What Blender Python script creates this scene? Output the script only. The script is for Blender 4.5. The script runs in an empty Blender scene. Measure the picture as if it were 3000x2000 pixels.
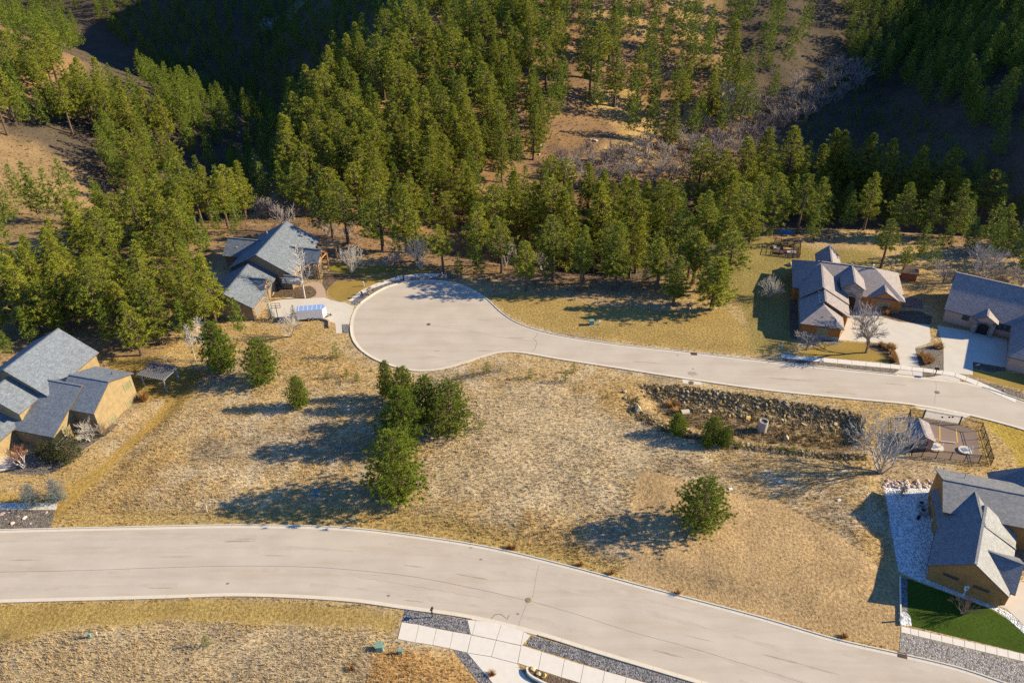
import bpy, bmesh, math, random
import numpy as np
from mathutils import Vector, Matrix
from mathutils.geometry import delaunay_2d_cdt

R = math.radians
rng = np.random.default_rng(11)
random.seed(11)
scene = bpy.context.scene
C = scene.collection

# ------------------------------------------------------------------ camera, sky, sun, exposure
CAM_H, PITCH, FPX = 90.0, R(34.5), 2333.0
cam_d = bpy.data.cameras.new('camera')
cam = bpy.data.objects.new('camera', cam_d)
C.objects.link(cam)
cam.location = (0, 0, CAM_H)
cam.rotation_euler = (R(90) - PITCH, 0, 0)
cam_d.sensor_width = 36.0
cam_d.lens = 36.0 * FPX / 3000.0
cam_d.clip_start = 0.5
cam_d.clip_end = 6000
scene.camera = cam

SUN_EL, SUN_AZ = R(26), R(5)          # azimuth measured from +X towards +Y
sd = Vector((math.cos(SUN_EL) * math.cos(SUN_AZ), math.cos(SUN_EL) * math.sin(SUN_AZ), math.sin(SUN_EL)))
world = bpy.data.worlds.new('World')
scene.world = world
world.use_nodes = True
wn = world.node_tree.nodes
bg = wn['Background']
sky = wn.new('ShaderNodeTexSky')
sky.sky_type = 'NISHITA'
sky.sun_disc = False
sky.sun_elevation = SUN_EL
sky.sun_rotation = R(90) - SUN_AZ
sky.altitude = 1200
sky.air_density = 1.0
sky.dust_density = 0.0
sky.ozone_density = 10.0
world.node_tree.links.new(sky.outputs[0], bg.inputs[0])
bg.inputs[1].default_value = 0.115
sun_d = bpy.data.lights.new('sun', 'SUN')
sun_d.energy = 5.0
sun_d.angle = R(0.5)
sun_d.color = (1.0, 0.85, 0.58)
sun = bpy.data.objects.new('sun', sun_d)
C.objects.link(sun)
sun.rotation_euler = (-sd).to_track_quat('-Z', 'Y').to_euler()
sun.location = (120, 60, 150)
scene.view_settings.view_transform = 'Standard'
scene.view_settings.look = 'None'
scene.view_settings.gamma = 1.0
scene.view_settings.exposure = 0.95
scene.cycles.max_bounces = 5
scene.cycles.diffuse_bounces = 2
scene.cycles.glossy_bounces = 2
scene.cycles.transmission_bounces = 3
scene.cycles.transparent_max_bounces = 4
scene.cycles.use_denoising = False

# ------------------------------------------------------------------ pixel -> place helpers (photo pixels, 3000 x 2000)
FW = np.array([0, math.cos(PITCH), -math.sin(PITCH)])
UP = np.array([0, math.sin(PITCH), math.cos(PITCH)])

def ray(x, y):
    return FW + np.array([1.0, 0, 0]) * ((x - 1500) / FPX) + UP * ((1000 - y) / FPX)

def W(x, y, z=0.0):
    d = ray(x, y)
    return np.array([0, 0, CAM_H]) + d * ((z - CAM_H) / d[2])

def zoom(sc, ox, oy):
    return lambda x, y: (ox + x / sc, oy + y / sc)

def P2(pts, f=None, z=0.0):
    out = []
    for p in pts:
        q = f(*p) if f else p
        w = W(q[0], q[1], z)
        out.append((w[0], w[1]))
    return out

def height_at(bx, by, bz, ty):
    """height a vertical thing based at ground point (bx,by,bz) needs for its top to show on image row ty"""
    d = ray(1500, ty)
    t = by / d[1]
    return CAM_H + d[2] * t - bz

# ------------------------------------------------------------------ noise / terrain
def vnoise(x, y, s, seed=0):
    x = np.asarray(x, float) / s; y = np.asarray(y, float) / s
    xi = np.floor(x).astype(np.int64); yi = np.floor(y).astype(np.int64)
    xf = x - xi; yf = y - yi
    u = xf * xf * (3 - 2 * xf); v = yf * yf * (3 - 2 * yf)
    def h(a, b):
        n = (a * 374761393 + b * 668265263 + seed * 1442695041) & 0xffffffff
        n = ((n ^ (n >> 13)) * 1274126177) & 0xffffffff
        return ((n ^ (n >> 16)) & 0xffff) / 65535.0
    return (h(xi, yi) * (1 - u) + h(xi + 1, yi) * u) * (1 - v) + (h(xi, yi + 1) * (1 - u) + h(xi + 1, yi + 1) * u) * v

def fbm(x, y, s, o=3, seed=0):
    a, t, r = 1.0, 0.0, 0.0
    for i in range(o):
        r = r + a * vnoise(x, y, s / 2 ** i, seed + i * 17); t += a; a *= 0.5
    return r / t

def sstep(a, b, x):
    t = np.clip((x - a) / (b - a), 0, 1)
    return t * t * (3 - 2 * t)

def poly_sd(X, Y, poly):
    """signed distance to polygon (positive inside)"""
    X = np.asarray(X, float); Y = np.asarray(Y, float)
    d = np.full(X.shape, 1e9); ins = np.zeros(X.shape, bool)
    n = len(poly)
    for i in range(n):
        x0, y0 = poly[i]; x1, y1 = poly[(i + 1) % n]
        ex, ey = x1 - x0, y1 - y0
        L = ex * ex + ey * ey + 1e-12
        t = np.clip(((X - x0) * ex + (Y - y0) * ey) / L, 0, 1)
        d = np.minimum(d, np.hypot(X - x0 - t * ex, Y - y0 - t * ey))
        c = ((y0 > Y) != (y1 > Y))
        with np.errstate(divide='ignore', invalid='ignore'):
            xi = (x1 - x0) * (Y - y0) / (y1 - y0 + 1e-15) + x0
        ins ^= c & (X < xi)
    return np.where(ins, d, -d)

EDGE_X = np.array([-400, -150, -110, -75, -50, -22, 5, 30, 48, 60, 90, 140, 400])
EDGE_Y = np.array([190, 185, 180, 178, 178, 166, 158, 154, 166, 181, 180, 172, 168])
WILD = P2([(560, 1080), (640, 1010), (900, 1000), (1000, 1030), (1070, 1075), (1220, 1118), (1330, 1105), (1440, 1065), (1540, 1062),
           (1820, 1105), (2560, 1215), (2610, 1400), (2600, 1760), (2400, 1830), (1900, 1690), (1500, 1590), (1200, 1535), (700, 1510),
           (380, 1515), (180, 1490), (330, 1380), (480, 1200)])
BASIN = P2([(1858, 1122), (1990, 1128), (2250, 1165), (2500, 1205), (2545, 1240), (2530, 1320), (2440, 1345), (2250, 1320), (2100, 1295), (1960, 1250), (1880, 1205)])
LOWER = P2([(-40, 1830), (700, 1800), (1150, 1815), (1130, 1890), (1250, 1910), (1400, 1990), (1420, 2060), (-40, 2060)])

def natural(X, Y):
    Xc = -64 + (Y - 240) * 0.30
    zc = np.interp(Y, [180, 240, 300, 350, 400, 450, 520, 700], [-16, -9, 4, 22, 48, 78, 108, 120])
    u = X - Xc
    ridge = zc - np.where(u < 0, np.sqrt(u * u * (0.30 + 0.42 * sstep(290, 360, Y)) + 9) - 3, np.sqrt((u * 0.19) ** 2 + 4) - 2)
    rv = X - 112 - 0.12 * (Y - 260)
    rh = -40 + np.clip(rv, 0, 160) * 0.62 + np.clip(rv, -200, 0) * 0.3
    rh = np.where(Y < 185, -60, rh - 60 * (1 - sstep(205, 275, Y)))
    lx = -205 - np.clip(Y - 315, 0, 400) * 1.1
    lh = 22 - np.sqrt(((X - lx) * 0.42) ** 2 + 16)
    fl = -44 - 10 * sstep(290, 400, Y) * sstep(-20, -90, X) + np.clip(Y - 415, 0, 300) * 0.36
    m = np.maximum(np.maximum(ridge, rh), np.maximum(lh, fl))
    m = m + np.clip(Y - 640, 0, 900) * 0.22
    m = m + (fbm(X, Y, 38, 3, 5) - 0.5) * 7 + (fbm(X, Y, 9, 2, 8) - 0.5) * 1.6
    return m

def terrain(X, Y):
    X = np.asarray(X, float); Y = np.asarray(Y, float)
    d = Y - np.interp(X, EDGE_X, EDGE_Y)
    k = sstep(-2, 46, d)
    h = natural(X, Y) * k
    w = sstep(0.3, 4.0, poly_sd(X, Y, WILD))
    h = h + w * ((fbm(X, Y, 14, 3, 21)) * 0.8 + (fbm(X, Y, 2.2, 2, 31)) * 0.22)
    h = h - 1.7 * sstep(0.0, 3.6, poly_sd(X, Y, BASIN))
    w2 = sstep(0.3, 3.0, poly_sd(X, Y, LOWER))
    h = h + w2 * (fbm(X, Y, 9, 3, 41) * 0.5 + fbm(X, Y, 1.8, 2, 43) * 0.2)
    return h

def hit(x, y):
    """where the ray through photo pixel (x,y) meets the terrain (arrays ok)"""
    x = np.atleast_1d(np.asarray(x, float)); y = np.atleast_1d(np.asarray(y, float))
    d = FW[None] + np.stack([(x - 1500) / FPX, 0 * x, 0 * x], 1) + UP[None] * ((1000 - y) / FPX)[:, None]
    t = (CAM_H - 34.0) / np.maximum(-d[:, 2], 0.05); done = np.zeros(x.shape, bool)
    for i in range(700):
        p = np.array([0, 0, CAM_H]) + d * t[:, None]
        g = p[:, 2] - terrain(p[:, 0], p[:, 1])
        done |= g < 0.05
        t = np.where(done, t, t + np.maximum(g * 0.75, 0.04))
        if done.all(): break
    p = np.array([0, 0, CAM_H]) + d * t[:, None]
    p[:, 2] = terrain(p[:, 0], p[:, 1])
    return p

def G(x, y):
    return hit(x, y)[0]

# ------------------------------------------------------------------ materials
MATS = {}
def new_mat(name):
    m = bpy.data.materials.new(name); m.use_nodes = True
    MATS[name] = m
    return m, m.node_tree.nodes, m.node_tree.links, m.node_tree.nodes['Principled BSDF']

def plain(name, col, rough=0.7, noise=0.12, scale=6.0, metal=0.0, bump=0.0, spec=0.3):
    m, n, l, b = new_mat(name)
    tc = n.new('ShaderNodeTexCoord'); nz = n.new('ShaderNodeTexNoise')
    nz.inputs['Scale'].default_value = scale; nz.inputs['Detail'].default_value = 6
    l.new(tc.outputs['Object'], nz.inputs['Vector'])
    mx = n.new('ShaderNodeMix'); mx.data_type = 'RGBA'
    lo = [max(0, c * (1 - noise * 1.6)) for c in col]; hi = [min(1, c * (1 + noise * 1.6)) for c in col]
    mx.inputs['A'].default_value = (*lo, 1); mx.inputs['B'].default_value = (*hi, 1)
    l.new(nz.outputs['Fac'], mx.inputs['Factor']); l.new(mx.outputs['Result'], b.inputs['Base Color'])
    b.inputs['Roughness'].default_value = rough; b.inputs['Metallic'].default_value = metal
    b.inputs['Specular IOR Level'].default_value = spec
    if bump:
        bp = n.new('ShaderNodeBump'); bp.inputs['Strength'].default_value = bump; bp.inputs['Distance'].default_value = 0.05
        l.new(nz.outputs['Fac'], bp.inputs['Height']); l.new(bp.outputs['Normal'], b.inputs['Normal'])
    return m

def ground_mat(name, col=None, attr=False, bumpd=0.12, s1=2.2, s2=14.0, contrast=0.55):
    m, n, l, b = new_mat(name)
    tc = n.new('ShaderNodeTexCoord')
    a = n.new('ShaderNodeTexNoise'); a.inputs['Scale'].default_value = s1; a.inputs['Detail'].default_value = 8; a.inputs['Roughness'].default_value = 0.7
    c = n.new('ShaderNodeTexNoise'); c.inputs['Scale'].default_value = 0.16; c.inputs['Detail'].default_value = 5
    l.new(tc.outputs['Object'], a.inputs['Vector']); l.new(tc.outputs['Object'], c.inputs['Vector'])
    rp = n.new('ShaderNodeMapRange'); rp.inputs['From Min'].default_value = 0.3; rp.inputs['From Max'].default_value = 0.7
    rp.inputs['To Min'].default_value = 1 - contrast; rp.inputs['To Max'].default_value = 1 + contrast * 0.8
    l.new(a.outputs['Fac'], rp.inputs['Value'])
    rp2 = n.new('ShaderNodeMapRange'); rp2.inputs['From Min'].default_value = 0.3; rp2.inputs['From Max'].default_value = 0.7
    rp2.inputs['To Min'].default_value = 0.85; rp2.inputs['To Max'].default_value = 1.15
    l.new(c.outputs['Fac'], rp2.inputs['Value'])
    mu = n.new('ShaderNodeMath'); mu.operation = 'MULTIPLY'
    l.new(rp.outputs[0], mu.inputs[0]); l.new(rp2.outputs[0], mu.inputs[1])
    vm = n.new('ShaderNodeVectorMath'); vm.operation = 'SCALE'
    if attr:
        at = n.new('ShaderNodeAttribute'); at.attribute_name = 'Col'
        l.new(at.outputs['Color'], vm.inputs[0])
    else:
        vm.inputs[0].default_value = col
    l.new(mu.outputs[0], vm.inputs['Scale'])
    l.new(vm.outputs[0], b.inputs['Base Color'])
    b.inputs['Roughness'].default_value = 0.95; b.inputs['Specular IOR Level'].default_value = 0.05
    bp = n.new('ShaderNodeBump'); bp.inputs['Strength'].default_value = 0.9; bp.inputs['Distance'].default_value = bumpd
    l.new(a.outputs['Fac'], bp.inputs['Height']); l.new(bp.outputs['Normal'], b.inputs['Normal'])
    return m

def gravel_mat(name, lo, hi, scale=7.0, bumpd=0.08):
    m, n, l, b = new_mat(name)
    tc = n.new('ShaderNodeTexCoord'); v = n.new('ShaderNodeTexVoronoi'); v.inputs['Scale'].default_value = scale
    l.new(tc.outputs['Object'], v.inputs['Vector'])
    sp = n.new('ShaderNodeSeparateColor'); l.new(v.outputs['Color'], sp.inputs[0])
    mx = n.new('ShaderNodeMix'); mx.data_type = 'RGBA'
    mx.inputs['A'].default_value = (*lo, 1); mx.inputs['B'].default_value = (*hi, 1)
    l.new(sp.outputs[0], mx.inputs['Factor']); l.new(mx.outputs['Result'], b.inputs['Base Color'])
    bp = n.new('ShaderNodeBump'); bp.invert = True; bp.inputs['Strength'].default_value = 1; bp.inputs['Distance'].default_value = bumpd
    l.new(v.outputs['Distance'], bp.inputs['Height']); l.new(bp.outputs['Normal'], b.inputs['Normal'])
    b.inputs['Roughness'].default_value = 0.85; b.inputs['Specular IOR Level'].default_value = 0.2
    return m

def asphalt_mat(name, col):
    m, n, l, b = new_mat(name)
    tc = n.new('ShaderNodeTexCoord')
    mp = n.new('ShaderNodeMapping'); mp.inputs['Rotation'].default_value = (0, 0, R(9)); mp.inputs['Scale'].default_value = (0.06, 0.55, 1)
    a = n.new('ShaderNodeTexNoise'); a.inputs['Scale'].default_value = 1.0; a.inputs['Detail'].default_value = 7; a.inputs['Roughness'].default_value = 0.62
    l.new(tc.outputs['Object'], mp.inputs['Vector']); l.new(mp.outputs[0], a.inputs['Vector'])
    f = n.new('ShaderNodeTexNoise'); f.inputs['Scale'].default_value = 9; f.inputs['Detail'].default_value = 5
    l.new(tc.outputs['Object'], f.inputs['Vector'])
    p = n.new('ShaderNodeTexNoise'); p.inputs['Scale'].default_value = 0.22; p.inputs['Detail'].default_value = 5
    l.new(tc.outputs['Object'], p.inputs['Vector'])
    cr = n.new('ShaderNodeValToRGB')
    e = cr.color_ramp.elements
    e[0].position = 0.0; e[0].color = (col[0] * 0.70, col[1] * 0.64, col[2] * 0.58, 1)
    e[1].position = 0.52; e[1].color = (*col, 1)
    x = e.new(0.36); x.color = (col[0] * 0.93, col[1] * 0.90, col[2] * 0.87, 1)
    y = e.new(1.0); y.color = (col[0] * 1.08, col[1] * 1.08, col[2] * 1.1, 1)
    l.new(a.outputs['Fac'], cr.inputs[0])
    r2 = n.new('ShaderNodeMapRange'); r2.inputs['From Min'].default_value = 0.3; r2.inputs['From Max'].default_value = 0.7
    r2.inputs['To Min'].default_value = 0.93; r2.inputs['To Max'].default_value = 1.07
    l.new(f.outputs['Fac'], r2.inputs['Value'])
    r3 = n.new('ShaderNodeMapRange'); r3.inputs['From Min'].default_value = 0.3; r3.inputs['From Max'].default_value = 0.7
    r3.inputs['To Min'].default_value = 0.94; r3.inputs['To Max'].default_value = 1.06
    l.new(p.outputs['Fac'], r3.inputs['Value'])
    mu = n.new('ShaderNodeMath'); mu.operation = 'MULTIPLY'; l.new(r2.outputs[0], mu.inputs[0]); l.new(r3.outputs[0], mu.inputs[1])
    vm = n.new('ShaderNodeVectorMath'); vm.operation = 'SCALE'
    l.new(cr.outputs[0], vm.inputs[0]); l.new(mu.outputs[0], vm.inputs['Scale']); l.new(vm.outputs[0], b.inputs['Base Color'])
    b.inputs['Roughness'].default_value = 0.9; b.inputs['Specular IOR Level'].default_value = 0.15
    bp = n.new('ShaderNodeBump'); bp.inputs['Strength'].default_value = 0.25; bp.inputs['Distance'].default_value = 0.02
    l.new(f.outputs['Fac'], bp.inputs['Height']); l.new(bp.outputs['Normal'], b.inputs['Normal'])
    return m

def rows_mat(name, lo, hi, line, bw, rh, mortar=0.02, rough=0.85, bump=0.6, spec=0.2):
    """shingle / siding / block courses on metre UVs"""
    m, n, l, b = new_mat(name)
    uv = n.new('ShaderNodeTexCoord'); br = n.new('ShaderNodeTexBrick')
    br.inputs['Scale'].default_value = 1.0; br.inputs['Brick Width'].default_value = bw; br.inputs['Row Height'].default_value = rh
    br.inputs['Mortar Size'].default_value = mortar; br.inputs['Mortar Smooth'].default_value = 0.2
    br.inputs['Color1'].default_value = (*lo, 1); br.inputs['Color2'].default_value = (*hi, 1); br.inputs['Mortar'].default_value = (*line, 1)
    l.new(uv.outputs['UV'], br.inputs['Vector'])
    nz = n.new('ShaderNodeTexNoise'); nz.inputs['Scale'].default_value = 1.2; nz.inputs['Detail'].default_value = 7; nz.inputs['Roughness'].default_value = 0.65
    l.new(uv.outputs['Object'], nz.inputs['Vector'])
    r2 = n.new('ShaderNodeMapRange'); r2.inputs['From Min'].default_value = 0.3; r2.inputs['From Max'].default_value = 0.7
    r2.inputs['To Min'].default_value = 0.82; r2.inputs['To Max'].default_value = 1.18
    l.new(nz.outputs['Fac'], r2.inputs['Value'])
    vm = n.new('ShaderNodeVectorMath'); vm.operation = 'SCALE'
    l.new(br.outputs['Color'], vm.inputs[0]); l.new(r2.outputs[0], vm.inputs['Scale']); l.new(vm.outputs[0], b.inputs['Base Color'])
    bp = n.new('ShaderNodeBump'); bp.invert = True; bp.inputs['Strength'].default_value = bump; bp.inputs['Distance'].default_value = 0.03
    l.new(br.outputs['Fac'], bp.inputs['Height']); l.new(bp.outputs['Normal'], b.inputs['Normal'])
    b.inputs['Roughness'].default_value = rough; b.inputs['Specular IOR Level'].default_value = spec
    return m

def leaf_mat(name, a, c, transl=0.35, rnd=0.35):
    m, n, l, b = new_mat(name)
    oi = n.new('ShaderNodeObjectInfo'); tc = n.new('ShaderNodeTexCoord'); nz = n.new('ShaderNodeTexNoise')
    nz.inputs['Scale'].default_value = 0.9; nz.inputs['Detail'].default_value = 3
    l.new(tc.outputs['Object'], nz.inputs['Vector'])
    ad = n.new('ShaderNodeMath'); ad.operation = 'MULTIPLY_ADD'; ad.inputs[1].default_value = rnd; ad.inputs[2].default_value = -rnd / 2
    l.new(oi.outputs['Random'], ad.inputs[0])
    sm = n.new('ShaderNodeMath'); sm.operation = 'ADD'; sm.use_clamp = True
    l.new(ad.outputs[0], sm.inputs[0]); l.new(nz.outputs['Fac'], sm.inputs[1])
    mx = n.new('ShaderNodeMix'); mx.data_type = 'RGBA'
    mx.inputs['A'].default_value = (*a, 1); mx.inputs['B'].default_value = (*c, 1)
    l.new(sm.outputs[0], mx.inputs['Factor'])
    l.new(mx.outputs['Result'], b.inputs['Base Color'])
    b.inputs['Roughness'].default_value = 0.6; b.inputs['Specular IOR Level'].default_value = 0.25
    tr = n.new('ShaderNodeBsdfTranslucent'); l.new(mx.outputs['Result'], tr.inputs['Color'])
    ms = n.new('ShaderNodeMixShader'); ms.inputs[0].default_value = transl
    l.new(b.outputs[0], ms.inputs[1]); l.new(tr.outputs[0], ms.inputs[2])
    l.new(ms.outputs[0], n['Material Output'].inputs['Surface'])
    return m

def attr_leaf(name, transl=0.25):
    m, n, l, b = new_mat(name)
    at = n.new('ShaderNodeAttribute'); at.attribute_name = 'Col'
    l.new(at.outputs['Color'], b.inputs['Base Color']); b.inputs['Roughness'].default_value = 0.9; b.inputs['Specular IOR Level'].default_value = 0.05
    tr = n.new('ShaderNodeBsdfTranslucent'); l.new(at.outputs['Color'], tr.inputs['Color'])
    ms = n.new('ShaderNodeMixShader'); ms.inputs[0].default_value = transl
    l.new(b.outputs[0], ms.inputs[1]); l.new(tr.outputs[0], ms.inputs[2]); l.new(ms.outputs[0], n['Material Output'].inputs['Surface'])
    return m

def rand_mat(name, cols, rough=0.85, bump=0.4):
    """colour picked per object from a ramp"""
    m, n, l, b = new_mat(name)
    oi = n.new('ShaderNodeObjectInfo'); cr = n.new('ShaderNodeValToRGB'); cr.color_ramp.interpolation = 'LINEAR'
    e = cr.color_ramp.elements
    e[0].color = (*cols[0], 1); e[1].color = (*cols[-1], 1)
    for i, c in enumerate(cols[1:-1]):
        x = e.new((i + 1) / (len(cols) - 1)); x.color = (*c, 1)
    l.new(oi.outputs['Random'], cr.inputs[0])
    tc = n.new('ShaderNodeTexCoord'); nz = n.new('ShaderNodeTexNoise'); nz.inputs['Scale'].default_value = 3; nz.inputs['Detail'].default_value = 6
    l.new(tc.outputs['Object'], nz.inputs['Vector'])
    r2 = n.new('ShaderNodeMapRange'); r2.inputs['From Min'].default_value = 0.3; r2.inputs['From Max'].default_value = 0.7
    r2.inputs['To Min'].default_value = 0.7; r2.inputs['To Max'].default_value = 1.25
    l.new(nz.outputs['Fac'], r2.inputs['Value'])
    vm = n.new('ShaderNodeVectorMath'); vm.operation = 'SCALE'
    l.new(cr.outputs[0], vm.inputs[0]); l.new(r2.outputs[0], vm.inputs['Scale']); l.new(vm.outputs[0], b.inputs['Base Color'])
    bp = n.new('ShaderNodeBump'); bp.inputs['Strength'].default_value = bump; bp.inputs['Distance'].default_value = 0.08
    l.new(nz.outputs['Fac'], bp.inputs['Height']); l.new(bp.outputs['Normal'], b.inputs['Normal'])
    b.inputs['Roughness'].default_value = rough; b.inputs['Specular IOR Level'].default_value = 0.2
    return m

M_ground = ground_mat('ground_cover', attr=True, bumpd=0.22)
M_lawn = ground_mat('golden_lawn', (0.30, 0.205, 0.055), bumpd=0.06, s1=5, contrast=0.4)
M_lawn2 = ground_mat('green_gold_lawn', (0.23, 0.185, 0.045), bumpd=0.06, s1=5, contrast=0.4)
M_turf = ground_mat('green_turf', (0.05, 0.082, 0.011), bumpd=0.05, s1=3, contrast=0.45)
M_asph = asphalt_mat('aged_asphalt', (0.475, 0.412, 0.332))
M_kerb = plain('kerb_concrete', (0.60, 0.53, 0.42), 0.9, 0.08, 1.5)
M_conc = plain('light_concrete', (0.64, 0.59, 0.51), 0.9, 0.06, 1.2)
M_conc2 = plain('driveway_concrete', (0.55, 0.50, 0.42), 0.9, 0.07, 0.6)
M_brickpath = plain('pink_paver', (0.42, 0.30, 0.22), 0.9, 0.12, 3)
M_gravel = gravel_mat('grey_gravel', (0.05, 0.05, 0.055), (0.30, 0.28, 0.27), 6.0)
M_gravel2 = gravel_mat('brown_gravel', (0.07, 0.06, 0.05), (0.26, 0.22, 0.17), 5.0)
M_whiterock = gravel_mat('white_rock', (0.35, 0.36, 0.36), (0.85, 0.84, 0.80), 4.5, 0.12)
M_bark_mulch = gravel_mat('bark_mulch', (0.07, 0.045, 0.03), (0.20, 0.14, 0.09), 4.0)
M_seam = plain('tar_seam', (0.22, 0.185, 0.155), 0.9, 0.2, 3)
M_bark = plain('pine_bark', (0.13, 0.085, 0.06), 0.95, 0.35, 3, bump=0.6)
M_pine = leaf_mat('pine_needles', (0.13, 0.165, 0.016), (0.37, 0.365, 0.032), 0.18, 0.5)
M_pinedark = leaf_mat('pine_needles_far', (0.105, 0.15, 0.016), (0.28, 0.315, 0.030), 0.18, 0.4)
M_young = leaf_mat('young_pine_needles', (0.085, 0.135, 0.011), (0.245, 0.285, 0.022), 0.15, 0.4)
M_spruce = leaf_mat('blue_spruce_needles', (0.11, 0.17, 0.18), (0.27, 0.36, 0.36), 0.25, 0.2)
M_juniper = leaf_mat('dark_evergreen_needles', (0.03, 0.05, 0.012), (0.09, 0.10, 0.02), 0.25, 0.3)
M_birch = plain('pale_bark', (0.55, 0.50, 0.43), 0.85, 0.15, 4)
M_greytwig = plain('grey_twig', (0.30, 0.255, 0.22), 0.9, 0.2, 2)
M_greytwig2 = plain('silver_twig', (0.42, 0.38, 0.33), 0.9, 0.2, 2)
M_browntwig = plain('brown_twig', (0.20, 0.14, 0.09), 0.9, 0.25, 2)
M_redtwig = plain('red_twig', (0.30, 0.13, 0.08), 0.9, 0.25, 2)
M_tuft = attr_leaf('dry_grass_blades', 0.3)
M_ornament = leaf_mat('rust_grass', (0.30, 0.15, 0.05), (0.45, 0.27, 0.11), 0.3, 0.5)
M_rock = rand_mat('riprap_rock', [(0.14, 0.115, 0.075), (0.38, 0.28, 0.10), (0.24, 0.185, 0.105), (0.45, 0.36, 0.21), (0.20, 0.17, 0.14)])
M_pinkrock = rand_mat('pink_rock', [(0.45, 0.30, 0.24), (0.62, 0.52, 0.45), (0.52, 0.36, 0.30)])
M_yellowrock = rand_mat('yellow_rock', [(0.50, 0.34, 0.10), (0.55, 0.45, 0.25), (0.45, 0.36, 0.22)])
# houses
M_shA = rows_mat('grey_shingle', (0.135, 0.155, 0.178), (0.205, 0.235, 0.268), (0.07, 0.078, 0.09), 0.34, 0.19, 0.012, rough=0.62, spec=0.6)
M_shB = rows_mat('charcoal_shingle', (0.115, 0.134, 0.15), (0.185, 0.212, 0.235), (0.055, 0.062, 0.07), 0.34, 0.19, 0.012, rough=0.62, spec=0.6)
M_shC = rows_mat('brown_shingle', (0.225, 0.19, 0.18), (0.32, 0.27, 0.255), (0.11, 0.097, 0.095), 0.34, 0.19, 0.012, rough=0.62, spec=0.6)
M_shD = rows_mat('taupe_shingle', (0.15, 0.155, 0.16), (0.225, 0.228, 0.235), (0.075, 0.076, 0.08), 0.34, 0.19, 0.012, rough=0.62, spec=0.6)
M_sideA = rows_mat('tan_siding', (0.30, 0.22, 0.115), (0.325, 0.24, 0.125), (0.22, 0.16, 0.085), 30, 0.2, 0.012, 0.8, 0.5)
M_sideC = rows_mat('cedar_siding', (0.33, 0.135, 0.035), (0.38, 0.165, 0.05), (0.17, 0.07, 0.02), 30, 0.22, 0.015, 0.8, 0.5)
M_sideB = rows_mat('beige_siding', (0.26, 0.19, 0.12), (0.29, 0.215, 0.135), (0.16, 0.12, 0.08), 30, 0.2, 0.012, 0.8, 0.5)
M_sideD = rows_mat('ochre_siding', (0.31, 0.165, 0.05), (0.345, 0.185, 0.058), (0.20, 0.105, 0.035), 30, 0.16, 0.012, 0.8, 0.5)
M_stucco = plain('pink_stucco', (0.46, 0.30, 0.22), 0.9, 0.06, 2)
M_stone = rows_mat('field_stone', (0.22, 0.19, 0.16), (0.44, 0.38, 0.32), (0.15, 0.13, 0.12), 0.5, 0.26, 0.03, 0.9, 0.8)
M_trimW = plain('white_trim', (0.72, 0.68, 0.62), 0.6, 0.04)
M_trimB = plain('brown_trim', (0.11, 0.075, 0.05), 0.7, 0.1)
M_trimT = plain('tan_trim', (0.34, 0.27, 0.19), 0.7, 0.08)
M_timber = plain('orange_timber', (0.46, 0.24, 0.09), 0.7, 0.15, 3)
M_door = plain('garage_door_paint', (0.20, 0.18, 0.15), 0.6, 0.08)
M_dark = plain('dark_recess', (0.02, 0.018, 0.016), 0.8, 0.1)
m, n, l, b = new_mat('window_glass')
b.inputs['Base Color'].default_value = (0.05, 0.06, 0.06, 1); b.inputs['Roughness'].default_value = 0.08; b.inputs['Specular IOR Level'].default_value = 0.8
M_glass = m
M_blind = plain('window_blind', (0.22, 0.21, 0.10), 0.25, 0.1)
M_iron = plain('black_iron', (0.02, 0.02, 0.022), 0.5, 0.2, metal=0.3)
M_galv = plain('galvanised_steel', (0.40, 0.41, 0.42), 0.4, 0.1, metal=0.6)
M_green = plain('green_steel', (0.17, 0.30, 0.23), 0.5, 0.08)
M_white = plain('white_plastic', (0.75, 0.74, 0.70), 0.5, 0.05)
M_blue = plain('blue_plastic', (0.04, 0.16, 0.32), 0.5, 0.1)
M_pipe = plain('pipe_concrete', (0.42, 0.38, 0.32), 0.9, 0.1, 2)
M_rust = plain('rusty_iron', (0.17, 0.10, 0.055), 0.8, 0.3, 6)
M_brass = plain('iron_lid', (0.26, 0.20, 0.11), 0.7, 0.3, 6)
M_pave = asphalt_mat('brown_paving', (0.24, 0.175, 0.135))
M_yellow = plain('yellow_line', (0.75, 0.45, 0.03), 0.8, 0.1)
M_pergola = plain('grey_lattice_wood', (0.22, 0.22, 0.24), 0.8, 0.1)
M_trailer_sky = plain('trailer_roof_sky_tint', (0.30, 0.42, 0.68), 0.3, 0.05, metal=0.2)  # blue of the reflected sky put into the base colour
M_redwood = plain('red_wood', (0.34, 0.11, 0.05), 0.8, 0.2)

# ------------------------------------------------------------------ object helpers
def tag(o, label=None, cat=None, group=None, kind=None):
    if label: o['label'] = label
    if cat: o['category'] = cat
    if group: o['group'] = group
    if kind: o['kind'] = kind
    return o

def empty(name, loc=(0, 0, 0), rz=0.0, sc=1.0):
    o = bpy.data.objects.new(name, None)
    C.objects.link(o)
    o.empty_display_size = 0.3
    o.location = loc; o.rotation_euler = (0, 0, rz)
    o.scale = (sc, sc, sc) if not hasattr(sc, '__len__') else sc
    return o

def link(name, me, mats=None, parent=None):
    o = bpy.data.objects.new(name, me)
    C.objects.link(o)
    if mats is not None:
        for mm in (mats if isinstance(mats, (list, tuple)) else [mats]): me.materials.append(mm)
    if parent is not None: o.parent = parent
    return o

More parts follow.
